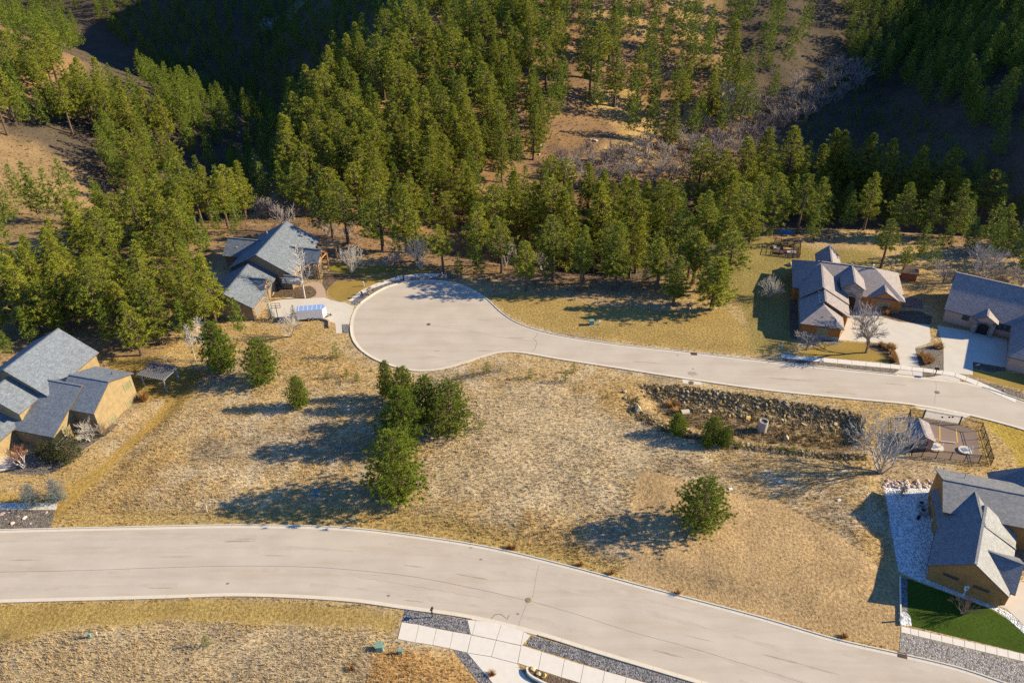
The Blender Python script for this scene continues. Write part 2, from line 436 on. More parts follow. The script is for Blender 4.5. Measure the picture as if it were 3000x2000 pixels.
class MB:
    def __init__(s): s.v = []; s.f = []; s.mi = []
    def face(s, pts, mi=0):
        i = len(s.v); s.v += [tuple(map(float, p)) for p in pts]; s.f.append(tuple(range(i, i + len(pts)))); s.mi.append(mi)
    def hexa(s, b, t, mi=0):
        """b,t: four bottom and four top corners in the same winding (ccw from above)"""
        i = len(s.v); s.v += [tuple(map(float, p)) for p in b] + [tuple(map(float, p)) for p in t]
        for f in ((3, 2, 1, 0), (4, 5, 6, 7), (0, 1, 5, 4), (1, 2, 6, 5), (2, 3, 7, 6), (3, 0, 4, 7)):
            s.f.append(tuple(i + k for k in f)); s.mi.append(mi)
    def box(s, c, size, rz=0.0, mi=0):
        x, y, z = c; a, b_, h = size[0] / 2, size[1] / 2, size[2]
        ca, sa = math.cos(rz), math.sin(rz)
        q = [(x + ca * u - sa * w, y + sa * u + ca * w) for u, w in ((-a, -b_), (a, -b_), (a, b_), (-a, b_))]
        s.hexa([(p[0], p[1], z) for p in q], [(p[0], p[1], z + h) for p in q], mi)
    def bar(s, p0, p1, w, h=None, mi=0):
        h = h or w
        p0 = Vector(p0); p1 = Vector(p1); d = (p1 - p0)
        if d.length < 1e-6: return
        d.normalize()
        up = Vector((0, 0, 1)) if abs(d.z) < 0.95 else Vector((1, 0, 0))
        sx = d.cross(up).normalized() * (w / 2); uy = sx.cross(d).normalized() * (h / 2)
        A = [p0 - sx - uy, p0 + sx - uy, p0 + sx + uy, p0 - sx + uy]; B = [p + (p1 - p0) for p in A]
        i = len(s.v); s.v += [tuple(p) for p in A + B]
        for f in ((0, 1, 2, 3), (7, 6, 5, 4), (0, 4, 5, 1), (1, 5, 6, 2), (2, 6, 7, 3), (3, 7, 4, 0)):
            s.f.append(tuple(i + k for k in f)); s.mi.append(mi)
    def tube(s, p0, p1, r0, r1, n=8, mi=0, cap=True):
        p0 = Vector(p0); p1 = Vector(p1); d = (p1 - p0).normalized()
        a = d.orthogonal().normalized(); c = d.cross(a)
        i = len(s.v)
        for p, r in ((p0, r0), (p1, r1)):
            for k in range(n):
                t = 2 * math.pi * k / n
                s.v.append(tuple(p + (a * math.cos(t) + c * math.sin(t)) * r))
        for k in range(n):
            j = (k + 1) % n
            s.f.append((i + k, i + j, i + n + j, i + n + k)); s.mi.append(mi)
        if cap:
            s.f.append(tuple(i + n + k for k in range(n))); s.mi.append(mi)
            s.f.append(tuple(i + n - 1 - k for k in range(n))); s.mi.append(mi)
    def prism(s, poly, z0, z1, mi=0, mside=None):
        n = len(poly)
        a = sum(poly[k][0] * poly[(k + 1) % n][1] - poly[(k + 1) % n][0] * poly[k][1] for k in range(n))
        if a < 0: poly = poly[::-1]
        s.face([(x, y, z1) for x, y in poly], mi)
        for k in range(n):
            x0, y0 = poly[k]; x1, y1 = poly[(k + 1) % n]
            s.face([(x0, y0, z0), (x1, y1, z0), (x1, y1, z1), (x0, y0, z1)], mi if mside is None else mside)
    def mesh(s, name):
        me = bpy.data.meshes.new(name)
        me.from_pydata(s.v, [], s.f); me.polygons.foreach_set('material_index', s.mi)
        uv = me.uv_layers.new(name='UVMap')
        for p in me.polygons:
            nn = p.normal
            u = Vector((-nn.y, nn.x, 0))
            u = u.normalized() if u.length > 0.05 else Vector((1, 0, 0))
            v = nn.cross(u)
            for li in p.loop_indices:
                co = me.vertices[me.loops[li].vertex_index].co
                uv.data[li].uv = (co.dot(u), co.dot(v))
        me.update()
        return me
    def build(s, name, mats, parent=None):
        return link(name, s.mesh(name), mats, parent)

def np_mesh(name, verts, tris, mat=None, cols=None):
    me = bpy.data.meshes.new(name)
    nv, nt = len(verts), len(tris)
    me.vertices.add(nv); me.vertices.foreach_set('co', np.asarray(verts, np.float32).ravel())
    k = tris.shape[1]
    me.loops.add(nt * k); me.loops.foreach_set('vertex_index', np.asarray(tris, np.int32).ravel())
    me.polygons.add(nt); me.polygons.foreach_set('loop_start', np.arange(0, nt * k, k, dtype=np.int32))
    me.polygons.foreach_set('loop_total', np.full(nt, k, np.int32))
    if cols is not None:
        a = me.attributes.new('Col', 'FLOAT_COLOR', 'POINT')
        c4 = np.ones((nv, 4), np.float32); c4[:, :3] = cols
        a.data.foreach_set('color', c4.ravel())
    me.update(calc_edges=True)
    if mat is not None: me.materials.append(mat)
    return me

def smooth_line(pts, step=1.5, closed=False):
    P = [np.array(p, float) for p in pts]; out = []
    n = len(P)
    for i in range(n if closed else n - 1):
        p0 = P[(i - 1) % n] if (closed or i > 0) else 2 * P[0] - P[1]
        p1 = P[i]; p2 = P[(i + 1) % n]
        p3 = P[(i + 2) % n] if (closed or i + 2 < n) else 2 * P[-1] - P[-2]
        m_ = max(2, int(np.linalg.norm(p2 - p1) / step))
        for k in range(m_):
            t = k / m_
            out.append(0.5 * ((2 * p1) + (-p0 + p2) * t + (2 * p0 - 5 * p1 + 4 * p2 - p3) * t * t + (-p0 + 3 * p1 - 3 * p2 + p3) * t ** 3))
    if not closed: out.append(P[-1])
    return np.array(out)

def resample(L, step):
    s = np.concatenate([[0], np.cumsum(np.hypot(*np.diff(L, axis=0).T))])
    n_ = max(2, int(round(s[-1] / step)) + 1)
    t = np.linspace(0, s[-1], n_)
    return np.stack([np.interp(t, s, L[:, 0]), np.interp(t, s, L[:, 1])], 1)

def offset_line(L, d):
    t = np.gradient(L, axis=0); t /= np.hypot(t[:, 0], t[:, 1])[:, None]
    return L + np.stack([-t[:, 1], t[:, 0]], 1) * d     # left of travel for d>0

HARD = []
def sheet(name, poly, z, mat, parent=None, depth=0.06):
    HARD.append([tuple(p) for p in poly])
    """flat piece of ground, concave outlines welcome"""
    n_ = len(poly)
    a = sum(poly[k][0] * poly[(k + 1) % n_][1] - poly[(k + 1) % n_][0] * poly[k][1] for k in range(n_))
    if a < 0: poly = poly[::-1]
    vs, es, fs, *_ = delaunay_2d_cdt([Vector(p) for p in poly], [], [list(range(n_))], 1, 1e-4)
    mb = MB()
    mb.v = [(p.x, p.y, z) for p in vs]
    for f in fs:
        q = [vs[k] for k in f]
        ar = sum(q[k].x * q[(k + 1) % len(q)].y - q[(k + 1) % len(q)].x * q[k].y for k in range(len(q)))
        mb.f.append(tuple(f) if ar > 0 else tuple(f[::-1])); mb.mi.append(0)
    if depth:
        for k in range(n_):
            (x0, y0), (x1, y1) = poly[k], poly[(k + 1) % n_]
            mb.face([(x0, y0, z - depth), (x1, y1, z - depth), (x1, y1, z), (x0, y0, z)])
    return mb.build(name, mat, parent)

def struct(o, label, cat):
    return tag(o, label, cat, kind='structure')

# ------------------------------------------------------------------ terrain
def axis(segs):
    out = []
    for a, b_, s in segs: out += list(np.arange(a, b_ - 1e-6, s))
    out.append(segs[-1][1]); return np.array(out)
gx = axis([(-1500, -400, 60), (-400, -200, 8), (-200, -105, 2.2), (-105, 105, 0.75), (105, 200, 2.2), (200, 400, 8), (400, 1500, 60)])
gy = axis([(-300, 20, 40), (20, 46, 4), (46, 180, 0.75), (180, 420, 2.2), (420, 800, 8), (800, 2400, 80)])
XX, YY = np.meshgrid(gx, gy)
ZZ = terrain(XX, YY)

ZONE_LOT = P2([(1425, 866), (1520, 858), (1640, 870), (1760, 895), (2000, 915), (2130, 905), (2260, 1040), (2200, 1040), (1990, 1020), (1640, 975), (1540, 945), (1480, 915)])
ZONE_MOWN = P2([(1868, 1395), (1900, 1385), (2120, 1440), (2300, 1480), (2500, 1600), (2635, 1700), (2640, 1905), (2400, 1850), (2000, 1745), (1830, 1690), (1845, 1560)])
ZONE_ALAWN = P2([(-30, 1450), (150, 1440), (260, 1390), (340, 1320), (470, 1200), (500, 1140), (600, 1140), (540, 1200), (400, 1300), (330, 1370), (215, 1480), (150, 1540), (-30, 1540)])
ZONE_BACKA = P2([(290, 1040), (420, 1050), (620, 1090), (560, 1150), (400, 1180), (360, 1130)])
ZONE_CLAWN = P2([(2110, 705), (2230, 692), (2400, 730), (2560, 735), (2600, 800), (2330, 830), (2330, 1030), (2210, 1030), (2180, 960), (2170, 900), (2120, 840)])
ZONE_DIRT = P2([(1110, 1905), (1240, 1905), (1330, 1920), (1420, 2010), (1420, 2050), (1050, 2050), (1090, 1960)])
ZONE_PALE = P2([(1380, 1160), (1650, 1130), (1850, 1240), (2050, 1290), (2150, 1330), (1950, 1380), (1860, 1420), (1850, 1520), (1600, 1540), (1350, 1490), (1220, 1420), (1260, 1300)])
ZONE_STRIPB = P2([(-40, 1775), (700, 1752), (1180, 1790), (1160, 1850), (900, 1840), (500, 1815), (200, 1850), (-40, 1900)])
ZONE_STRIPT = P2([(180, 1545), (700, 1540), (1000, 1548), (1250, 1572), (1500, 1630), (1830, 1715), (1840, 1650), (1500, 1570), (1200, 1490), (1000, 1490), (600, 1500), (200, 1500)])
ZONE_EGRASS = P2([(2860, 1220), (3000, 1255), (3080, 1290), (3080, 1390), (2990, 1390), (2960, 1310)])
SNOW = [(*hit(870, 28)[0][:2], 8, 10), (*hit(775, 75)[0][:2], 5, 6)]

def ground_colour(X, Y, h):
    def lerp(a, b_, t): return a + (np.asarray(b_) - a) * t[..., None]
    n1 = fbm(X, Y, 7, 3, 61); n2 = fbm(X, Y, 2.4, 2, 71); n3 = fbm(X, Y, 22, 2, 81)
    c = np.broadcast_to(np.array([0.46, 0.335, 0.165]), X.shape + (3,)).copy()
    c = lerp(c, [0.32, 0.25, 0.165], sstep(0.50, 0.68, n1) * 0.7)
    c = lerp(c, [0.55, 0.45, 0.30], sstep(0.52, 0.72, n2) * 0.55)
    c = lerp(c, [0.42, 0.27, 0.08], sstep(0.52, 0.7, n3) * 0.5)
    def z(poly, col, f=1.2, k=1.0):
        nonlocal c
        s = poly_sd(X, Y, poly) + (n2 - 0.5) * f
        c = lerp(c, col, sstep(-f * 0.5, f * 0.5, s) * k)
    # forest floor beyond the plateau edge
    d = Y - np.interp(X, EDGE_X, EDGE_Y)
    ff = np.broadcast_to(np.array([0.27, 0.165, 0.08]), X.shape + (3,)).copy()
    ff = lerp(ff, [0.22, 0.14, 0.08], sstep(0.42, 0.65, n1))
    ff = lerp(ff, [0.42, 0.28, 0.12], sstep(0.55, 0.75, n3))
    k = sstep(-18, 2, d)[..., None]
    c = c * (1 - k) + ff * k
    brush_shade = np.maximum(sstep(-20, -30, h) * sstep(0, 30, d), sstep(-8, -26, X - (-64 + (Y - 240) * 0.30)) * sstep(215, 250, Y) * sstep(-24, -14, X + 205 + np.clip(Y - 315, 0, 400) * 1.1 - 60))
    brush_shade = np.maximum(brush_shade, sstep(70, 110, X) * sstep(220, 260, Y))
    c = lerp(c, [0.085, 0.07, 0.052], brush_shade * 0.92)  # brush and litter tone, darkened to put the valley shade into the albedo
    gv = (sstep(-66, -74, X) * sstep(118, 130, Y) * (1 - sstep(0, 10, d)))
    c = lerp(c, [0.30, 0.20, 0.10], gv)
    # meadow on the left hill
    z(P2([(-200, 420), (120, 410), (400, 470), (420, 560), (250, 640), (60, 700), (-200, 760)]), [0.25, 0.17, 0.085], 6, 0.85)
    z(ZONE_PALE, [0.50, 0.40, 0.25], 6, 0.75)
    z(LOWER, [0.47, 0.37, 0.225], 3, 0.7)
    z(ZONE_STRIPT, [0.40, 0.28, 0.095], 2.5, 0.8)
    z(ZONE_STRIPB, [0.36, 0.25, 0.075], 2.0, 0.9)
    z(ZONE_MOWN, [0.42, 0.285, 0.14], 0.8, 0.92)
    z(ZONE_LOT, [0.36, 0.25, 0.085], 0.8)
    z(ZONE_ALAWN, [0.40, 0.26, 0.075], 0.8)
    z(ZONE_BACKA, [0.32, 0.22, 0.06], 2)
    z(ZONE_CLAWN, [0.27, 0.21, 0.07], 3)
    z(ZONE_DIRT, [0.46, 0.295, 0.12], 1.5)
    z(ZONE_EGRASS, [0.40, 0.28, 0.06], 1.0)
    z(BASIN, [0.37, 0.265, 0.14], 1.5, 0.8)
    for sx, sy, ra, rb in SNOW:
        q = ((X - sx) / ra) ** 2 + ((Y - sy) / rb) ** 2 + (fbm(X, Y, 6, 3, 91) - 0.5) * 2.4
        c = lerp(c, [0.45, 0.45, 0.45], sstep(1.0, 0.7, q))
    return np.clip(c, 0.01, 0.9)

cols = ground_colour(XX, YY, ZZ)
ny_, nx_ = XX.shape
ids = np.arange(nx_ * ny_).reshape(ny_, nx_)
quads = np.stack([ids[:-1, :-1], ids[:-1, 1:], ids[1:, 1:], ids[1:, :-1]], -1).reshape(-1, 4)
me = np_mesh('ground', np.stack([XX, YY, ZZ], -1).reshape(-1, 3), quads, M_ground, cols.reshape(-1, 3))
me.polygons.foreach_set('use_smooth', np.ones(len(me.polygons), bool))
struct(link('ground', me), 'dry tan grassland falling away into wooded valleys and hills', 'ground')

# ------------------------------------------------------------------ roads and kerbs
def kerb_run(parent, L, side, drop=None, step=3.0):
    """kerb stones with their gutter pans along an outer edge line; side=+1: carriageway on the left of travel"""
    L = resample(np.asarray(L), step / 3)
    A = [offset_line(L, side * d) for d in (0.0, 0.17, 0.19, 0.66)]
    k = 0
    while k + 3 < len(L):
        b_ = MB()
        mid = L[k + 1]
        low = any(np.hypot(mid[0] - q[0], mid[1] - q[1]) < q[2] for q in (drop or []))
        hk = 0.035 if low else 0.16
        seg = range(k, min(k + 3, len(L) - 1) + 1)
        rows = []
        for i, j in enumerate(seg):
            pts = [A[0][j], A[0][j], A[1][j], A[2][j], A[3][j], A[3][j]]
            if i == 0 or i == len(seg) - 1:
                s_ = 0.008 if i == 0 else -0.008
                t = (L[min(j + 1, len(L) - 1)] - L[max(j - 1, 0)]); t = t / np.hypot(*t)
                pts = [p + t * s_ for p in pts]
            zs = (-0.15, hk, hk, 0.045 if not low else 0.03, 0.022, -0.15)
            rows.append([(p[0], p[1], z_) for p, z_ in zip(pts, zs)])
        for r0, r1 in zip(rows[:-1], rows[1:]):
            for m_ in range(5):
                q = [r0[m_], r0[m_ + 1], r1[m_ + 1], r1[m_]]
                b_.face(q[::-1] if side > 0 else q)
        b_.face(rows[0]); b_.face(rows[-1][::-1])
        b_.build('kerb_stone', M_kerb, parent)
        k += 3

up_px = [(-80, 1556), (0, 1551), (446, 1541), (714, 1536.6), (1000, 1543.5), (1223, 1568), (1446, 1603.6), (1670, 1657), (1893, 1717), (2223, 1804), (2446, 1869), (2634, 1911.6), (2803, 1951.8), (2937, 1996), (3100, 2050)]
lo_px = [(-80, 1770), (0, 1766.5), (446, 1755), (714, 1747.8), (1000, 1761), (1178, 1784), (1379, 1813), (1558, 1856), (1759, 1918), (2000, 1990), (2180, 2045), (2400, 2115)]
def stretch(L, a, b_):
    L = np.asarray(L); u = (L[0] - L[3]) / np.hypot(*(L[0] - L[3])); v = (L[-1] - L[-4]) / np.hypot(*(L[-1] - L[-4]))
    return np.concatenate([[L[0] + u * a], L, [L[-1] + v * b_]]) if a else np.concatenate([L, [L[-1] + v * b_]])
upL = stretch(smooth_line(P2(up_px)), 70, 70); loL = stretch(smooth_line(P2(lo_px)), 70, 78)
a0 = offset_line(resample(upL, 1.0), -0.62); a1 = offset_line(resample(loL, 1.0), 0.62)
road1 = sheet('road', [tuple(p) for p in a0] + [tuple(p) for p in a1[::-1]], 0.012, M_asph, None, 0.1)
struct(road1, 'wide pale asphalt street curving past the empty lots', 'road')
kerb_run(road1, upL, -1)
dw = W(1475, 1835)
kerb_run(road1, loL, 1, drop=[(dw[0], dw[1], 4.2)])

north_px = [(3150, 1232), (3000, 1174), (2850.7, 1125), (2765.6, 1112), (2629.5, 1097), (2298, 1063), (2000, 1029), (1808, 1008), (1638, 982), (1532, 952.6), (1476, 920.7), (1425, 874), (1383, 848), (1323, 827), (1255, 820.8), (1191, 825), (1127.6, 842), (1076.6, 871.8), (1047, 895), (1032, 920), (1025.5, 950), (1028, 985), (1047, 1018.6), (1093.6, 1052.6), (1161.6, 1078), (1221, 1089), (1289, 1084.5), (1361.5, 1065), (1425, 1044), (1476, 1033.5), (1532, 1035.6), (1638, 1054), (1808, 1080), (2000, 1110), (2255, 1146), (2510, 1171.7), (2680.5, 1188.7), (2829, 1216), (3000, 1261), (3150, 1318)]
ringL = stretch(smooth_line(P2(north_px)), 60, 60)
ring_in = offset_line(resample(ringL, 1.0), 0.62)
road2 = sheet('road', [tuple(p) for p in ring_in], 0.012, M_asph, None, 0.1)
struct(road2, 'pale asphalt side street ending in a round turning circle', 'road')
drops = [(*W(1035, 915)[:2], 4.4), (*W(2670, 1100)[:2], 3.2), (*W(2800, 1118)[:2], 4.2), (*W(2740, 1198)[:2], 4.0)]
kerb_run(road2, ringL, 1, drop=drops)

def seam(parent, pts, w=0.05, name='seam', z=0.016, jit=0.0):
    L = resample(smooth_line(P2(pts)), 0.8)
    if jit: L = L + rng.normal(0, jit, L.shape)
    a = offset_line(L, w / 2); b_ = offset_line(L, -w / 2); mb = MB()
    for i in range(len(L) - 1):
        mb.face([(*b_[i], z), (*b_[i + 1], z), (*a[i + 1], z), (*a[i], z)])
    return mb.build(name, M_seam, parent)
seam(road1, [(-60, 1677), (0, 1675), (250, 1670), (446, 1663), (700, 1657), (900, 1660), (1000, 1666), (1200, 1687), (1400, 1725), (1540, 1757)], 0.07)
seam(road1, [(1556, 1760), (1700, 1802), (1850, 1850), (2000, 1890), (2200, 1950), (2400, 2015)], 0.05)
M_track = plain('tyre_worn_asphalt', (0.45, 0.388, 0.311), 0.92, 0.12, 0.7)
_u, _l = resample(upL, 1.0), resample(loL, 1.0)
_n = min(len(_u), len(_l)); _u = _u[np.linspace(0, len(_u) - 1, _n).astype(int)]; _l = _l[np.linspace(0, len(_l) - 1, _n).astype(int)]
for fr in (0.17, 0.33, 0.64, 0.82):
    Lm = _u + (_l - _u) * fr; wv = 0.28 + 0.14 * np.sin(np.arange(_n) * 0.37 + fr * 20) + 0.08 * np.sin(np.arange(_n) * 1.3); mb = MB()
    a_, b_ = offset_line(Lm, 1.0) - Lm, offset_line(Lm, -1.0) - Lm
    for i in range(2, _n - 3):
        if math.sin(i * 0.11 + fr * 30) < -0.55: continue
        mb.face([(*(Lm[i] + b_[i] * wv[i]), 0.0138), (*(Lm[i + 1] + b_[i + 1] * wv[i + 1]), 0.0138), (*(Lm[i + 1] + a_[i + 1] * wv[i + 1]), 0.0138), (*(Lm[i] + a_[i] * wv[i]), 0.0138)])
    mb.build('tyre_track', M_track, road1)
seam(road1, [(1578, 1655), (1570, 1690), (1560, 1750)], 0.04, jit=0.04)
seam(road1, [(1545, 1765), (1530, 1800), (1520, 1832)], 0.04, jit=0.04)
seam(road1, [(1439, 1812), (1446, 1801), (1462, 1797), (1478, 1803), (1482, 1818), (1492, 1800)], 0.12, jit=0.03)
seam(road2, [(1574, 975), (1566, 995), (1572, 1003), (1562, 1030)], 0.09, jit=0.12)
seam(road2, [(2742, 1112), (2742, 1145), (2738, 1185)], 0.04, jit=0.04)
seam(road2, [(2668, 1100), (2667, 1108)], 0.04)

M_stain = plain('road_stain', (0.36, 0.295, 0.225), 0.9, 0.25, 0.8)
M_patch = plain('road_patch', (0.40, 0.35, 0.29), 0.9, 0.15, 1.5)
def stain(parent, x, y, lx, ly, ang, mat=None, name='stain', z=0.0145):
    w = W(x, y); r = np.random.default_rng(int(x * 7 + y)); mb = MB(); n_ = 22; pts = []
    for k in range(n_):
        a = 2 * math.pi * k / n_; q = r.uniform(0.55, 1.15); u, v = math.cos(a) * lx * q, math.sin(a) * ly * q
        pts.append((w[0] + u * math.cos(ang) - v * math.sin(ang), w[1] + u * math.sin(ang) + v * math.cos(ang), z))
    mb.face(pts); return mb.build(name, mat or M_stain, parent)
for x, y, lx, ly, a in [(700, 1585, 2.6, 0.18, 0.0), (720, 1578, 1.6, 0.12, 0), (810, 1627, 2.2, 0.1, -2), (70, 1640, 2.4, 0.14, 2), (470, 1722, 2.2, 0.14, 1), (520, 1630, 2.8, 0.1, 1), (1210, 1658, 1.8, 0.12, -9), (1390, 1690, 2.8, 0.12, -12), (1215, 1760, 1.5, 0.12, -8), (1950, 1912, 2.2, 0.16, -17), (2290, 1930, 2.6, 0.16, -17), (2400, 1960, 2.4, 0.14, -18), (2050, 1870, 1.8, 0.1, -16)]:
    stain(road1, x, y, lx, ly, R(a))
for x, y, lx, ly, a in [(1420, 938, 1.6, 0.12, -4), (1512, 990, 1.8, 0.22, -6), (1420, 1028, 1.5, 0.22, 3), (1510, 1028, 1.4, 0.16, -3), (1340, 955, 3.0, 0.08, -5), (1330, 1058, 1.8, 0.12, 8), (1265, 1045, 1.2, 0.1, -6), (2300, 1110, 5.0, 0.25, -7), (1900, 1062, 3.5, 0.16, -7), (2450, 1150, 4.0, 0.2, -7), (2620, 1125, 2.2, 0.16, -8), (1280, 1028, 0.7, 0.18, 0), (2029, 1095, 1.0, 0.7, 0)]:
    stain(road2, x, y, lx, ly, R(a))
for x, y in [(1408, 1638), (1380, 1603), (1420, 1607), (667, 1708), (1137, 1744), (1517, 1797), (1985, 1041), (2030, 1080)]: stain(road1 if y > 1300 else road2, x, y, 0.28, 0.2, 0, M_seam)
seam(road1, [(1050, 1690), (1250, 1722), (1420, 1752)], 0.03, jit=0.05); seam(road2, [(1256, 953), (1340, 962), (1450, 985), (1560, 1000)], 0.04, jit=0.06)

def disc(name, px, r, mat, z=0.02, n=24, parent=None, h=0.03, hit_=False):
    w = G(*px) if hit_ else W(*px)
    mb = MB(); mb.tube((0, 0, 0), (0, 0, h), r, r * 0.97, n); mb.tube((0, 0, h), (0, 0, h + 0.012), r * 0.82, r * 0.8, n)
    for k in range(4): mb.box((0, (k - 1.5) * r * 0.3, h + 0.012), (r * 1.0, r * 0.08, 0.01))
    o = mb.build(name, mat, parent); o.location = (w[0], w[1], z)
    return o
tag(disc('manhole_cover', (1548, 1757), 0.42, M_brass), 'round iron manhole cover on the wide curving street', 'manhole cover')
tag(disc('manhole_cover', (1256, 950), 0.42, M_rust), 'rusty manhole cover in the middle of the turning circle', 'manhole cover')
tag(disc('manhole_cover', (2746, 1149), 0.45, M_pave), 'dull manhole cover on the side street near the paired mailboxes', 'manhole cover')

# ------------------------------------------------------------------ pavements, drives, beds, lawns
def slabs(name, top, bot, f, mat, label, h=0.05):
    """a row of separate concrete slabs between matching joint points"""
    first = W(*(f(*top[0]) if f else top[0]))
    par = empty(name, (0, 0, 0)); struct(par, label, 'pavement')
    t = P2(top, f); b_ = P2(bot, f)
    HARD.append(list(t) + list(b_[::-1]))
    for i in range(len(t) - 1):
        q = [np.array(p) for p in (b_[i], b_[i + 1], t[i + 1], t[i])]
        c = sum(q) / 4
        q = [c + (p - c) * (1 - 0.035 / max(0.5, np.linalg.norm(p - c))) for p in q]
        mb = MB(); mb.prism([tuple(p) for p in q], -0.1, h + random.uniform(-0.006, 0.006))
        mb.build('slab', mat, par)
    return par

fz = zoom(3.92, 1020, 1740)
slabs('pavement', [(615, 320), (815, 350), (1015, 395), (1205, 430), (1415, 465)], [(568, 515), (768, 555), (970, 585), (1165, 625), (1365, 670)], fz, M_conc, 'bright new concrete footpath of four slabs beside the dirt mound')
slabs('driveway_apron', [(1370, 292), (1465, 302), (1760, 345), (2015, 430), (2095, 470)], [(1408, 462), (1425, 466), (1700, 525), (1985, 588), (1992, 588)], fz, M_conc, 'bright concrete driveway apron meeting the wide street')
slabs('driveway', [(1415, 470), (1700, 529), (1985, 594)], [(1367, 672), (1645, 717), (1945, 797)], fz, M_conc, 'pair of bright concrete driveway slabs crossing the footpath line')
struct(sheet('driveway', P2([(1372, 676), (1645, 721), (1945, 801), (1962, 840), (2040, 955), (2110, 1010), (2260, 1110), (2300, 1250), (1900, 1250), (1660, 1019)], fz), 0.045, M_conc), 'bright concrete driveway widening beside the black gravel wedge', 'driveway')
jt = [(1527, 1889), (1587, 1908), (1654, 1930), (1710, 1947), (1772, 1965), (1835, 1983), (1897, 2001), (1960, 2019), (2023, 2038), (2086, 2056)]
slabs('pavement', jt, [(x - 10, y + 53) for x, y in jt], None, M_conc, 'concrete footpath running along the dark gravel strip by the boulder planter')
struct(sheet('gravel_bed', P2([(650, 178), (1365, 292), (1412, 462), (617, 316)], fz), 0.03, M_gravel), 'dark grey gravel strip around the dark mailbox on a post', 'gravel bed')
struct(sheet('gravel_bed', P2([(1558, 1862), (1759, 1921), (2000, 1994), (2180, 2050), (2130, 2066), (1960, 2016), (1772, 1963), (1540, 1889)]), 0.03, M_gravel), 'long dark gravel strip between the wide street and the slab footpath', 'gravel bed')
f4 = zoom(2.24, 1000, 1300)
struct(sheet('gravel_bed', P2([(735, 1352), (828, 1368), (905, 1465), (1050, 1640), (960, 1640), (880, 1540), (815, 1455)], f4), 0.03, M_gravel), 'black gravel wedge between the orange dirt and the driveway', 'gravel bed')

# left house frontage
fl = zoom(4.9, 0, 1240)
jl = [(-60 + i * 150, 1142 - i * 1.0) for i in range(6)] + [(832, 1133)]
slabs('pavement', jl, [(x - (30 if i == len(jl) - 1 else 4), 1242) for i, (x, y) in enumerate(jl)], fl, M_conc2, 'short concrete footpath ending beside two blue spruces')
struct(sheet('gravel_bed', P2([(-60, 1250), (800, 1243), (720, 1500), (400, 1506), (-60, 1512)], fl), 0.03, M_gravel2), 'grey-brown gravel bed with scattered flat stones beside the street', 'gravel bed')
struct(sheet('planting_bed', P2([(60, 700), (200, 730), (480, 742), (700, 730), (860, 650), (1010, 560), (1100, 440), (1400, 250), (1617, 100), (1700, 0), (1500, 40), (1150, 220), (900, 300), (500, 420), (250, 500), (100, 640)], fl), 0.025, M_gravel2), 'curved rock and mulch bed along the tan house', 'planting bed')
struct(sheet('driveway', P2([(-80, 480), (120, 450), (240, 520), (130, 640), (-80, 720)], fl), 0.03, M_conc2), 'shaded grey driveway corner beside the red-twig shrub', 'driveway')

# bottom right house yard
fd = zoom(3.409, 2560, 1340); f49 = zoom(4.9, 2560, 1680)
struct(sheet('white_rock_bed', P2([(95, 300), (300, 300), (575, 260), (540, 400), (560, 560), (640, 700), (600, 1000), (540, 1190), (245, 1128), (195, 850), (145, 560), (120, 400)], fd), 0.03, M_whiterock), 'white crushed rock yard beside the ochre-walled house', 'rock bed')
struct(sheet('rock_border', P2([(250, 1132), (545, 1192), (1250, 1482), (1195, 1512), (345, 1190)], fd), 0.03, M_whiterock), 'narrow pale rock border under the ochre gable wall', 'rock bed')
struct(sheet('turf_lawn', P2([(480, 62), (1690, 512), (1900, 640), (2080, 790), (2200, 900), (2500, 1150), (2500, 1215), (2156, 1138), (548, 752), (545, 690), (520, 610), (488, 560)], f49), 0.025, M_turf), 'bright green lawn below the ochre-walled house', 'lawn')
struct(sheet('gravel_bed', P2([(375, 60), (478, 66), (488, 560), (440, 540), (382, 565)], f49), 0.022, M_gravel), 'narrow gravel strip between white edging and the green lawn', 'gravel bed')
struct(sheet('white_rock_bed', P2([(384, 570), (440, 545), (490, 570), (530, 630), (543, 745), (386, 742)], f49), 0.035, M_whiterock), 'small rounded white rock corner beside the green lawn', 'rock bed')
jx = [390, 523, 635, 808, 968, 1128, 1298, 1448, 1595, 1760, 1920, 2090, 2240, 2390]
slabs('pavement', [(x + 2, 752 + (x - 390) * 0.2265) for x in jx], [(x + (0 if i == 0 else 8), 842 + (x - 390) * 0.2385) for i, x in enumerate(jx)], f49, M_conc, 'pale slab footpath between green lawn and grey gravel')
struct(sheet('gravel_bed', P2([(384, 850), (1200, 1045), (2156, 1275), (2420, 1340), (2420, 1700), (1850, 1548), (1200, 1352), (365, 1140)], f49), 0.03, gravel_mat('mixed_gravel', (0.10, 0.09, 0.085), (0.42, 0.38, 0.34), 5.5)), 'broad grey gravel verge between the street and slab footpath', 'gravel bed')
struct(sheet('white_rock_bed', P2([(1700, 505), (1790, 478), (1950, 560), (2060, 660), (2200, 800), (2400, 1000), (2330, 1060), (2150, 850), (2000, 715), (1850, 590)], f49), 0.036, M_whiterock), 'curved white rock border between green lawn and concrete drive', 'rock bed')
struct(sheet('driveway', P2([(2010, 120), (2500, 120), (2500, 980), (2200, 790), (2060, 645), (1900, 500), (1800, 470), (1860, 340)], f49), 0.02, M_conc2), 'concrete drive beside the angled garage of the ochre house', 'driveway')

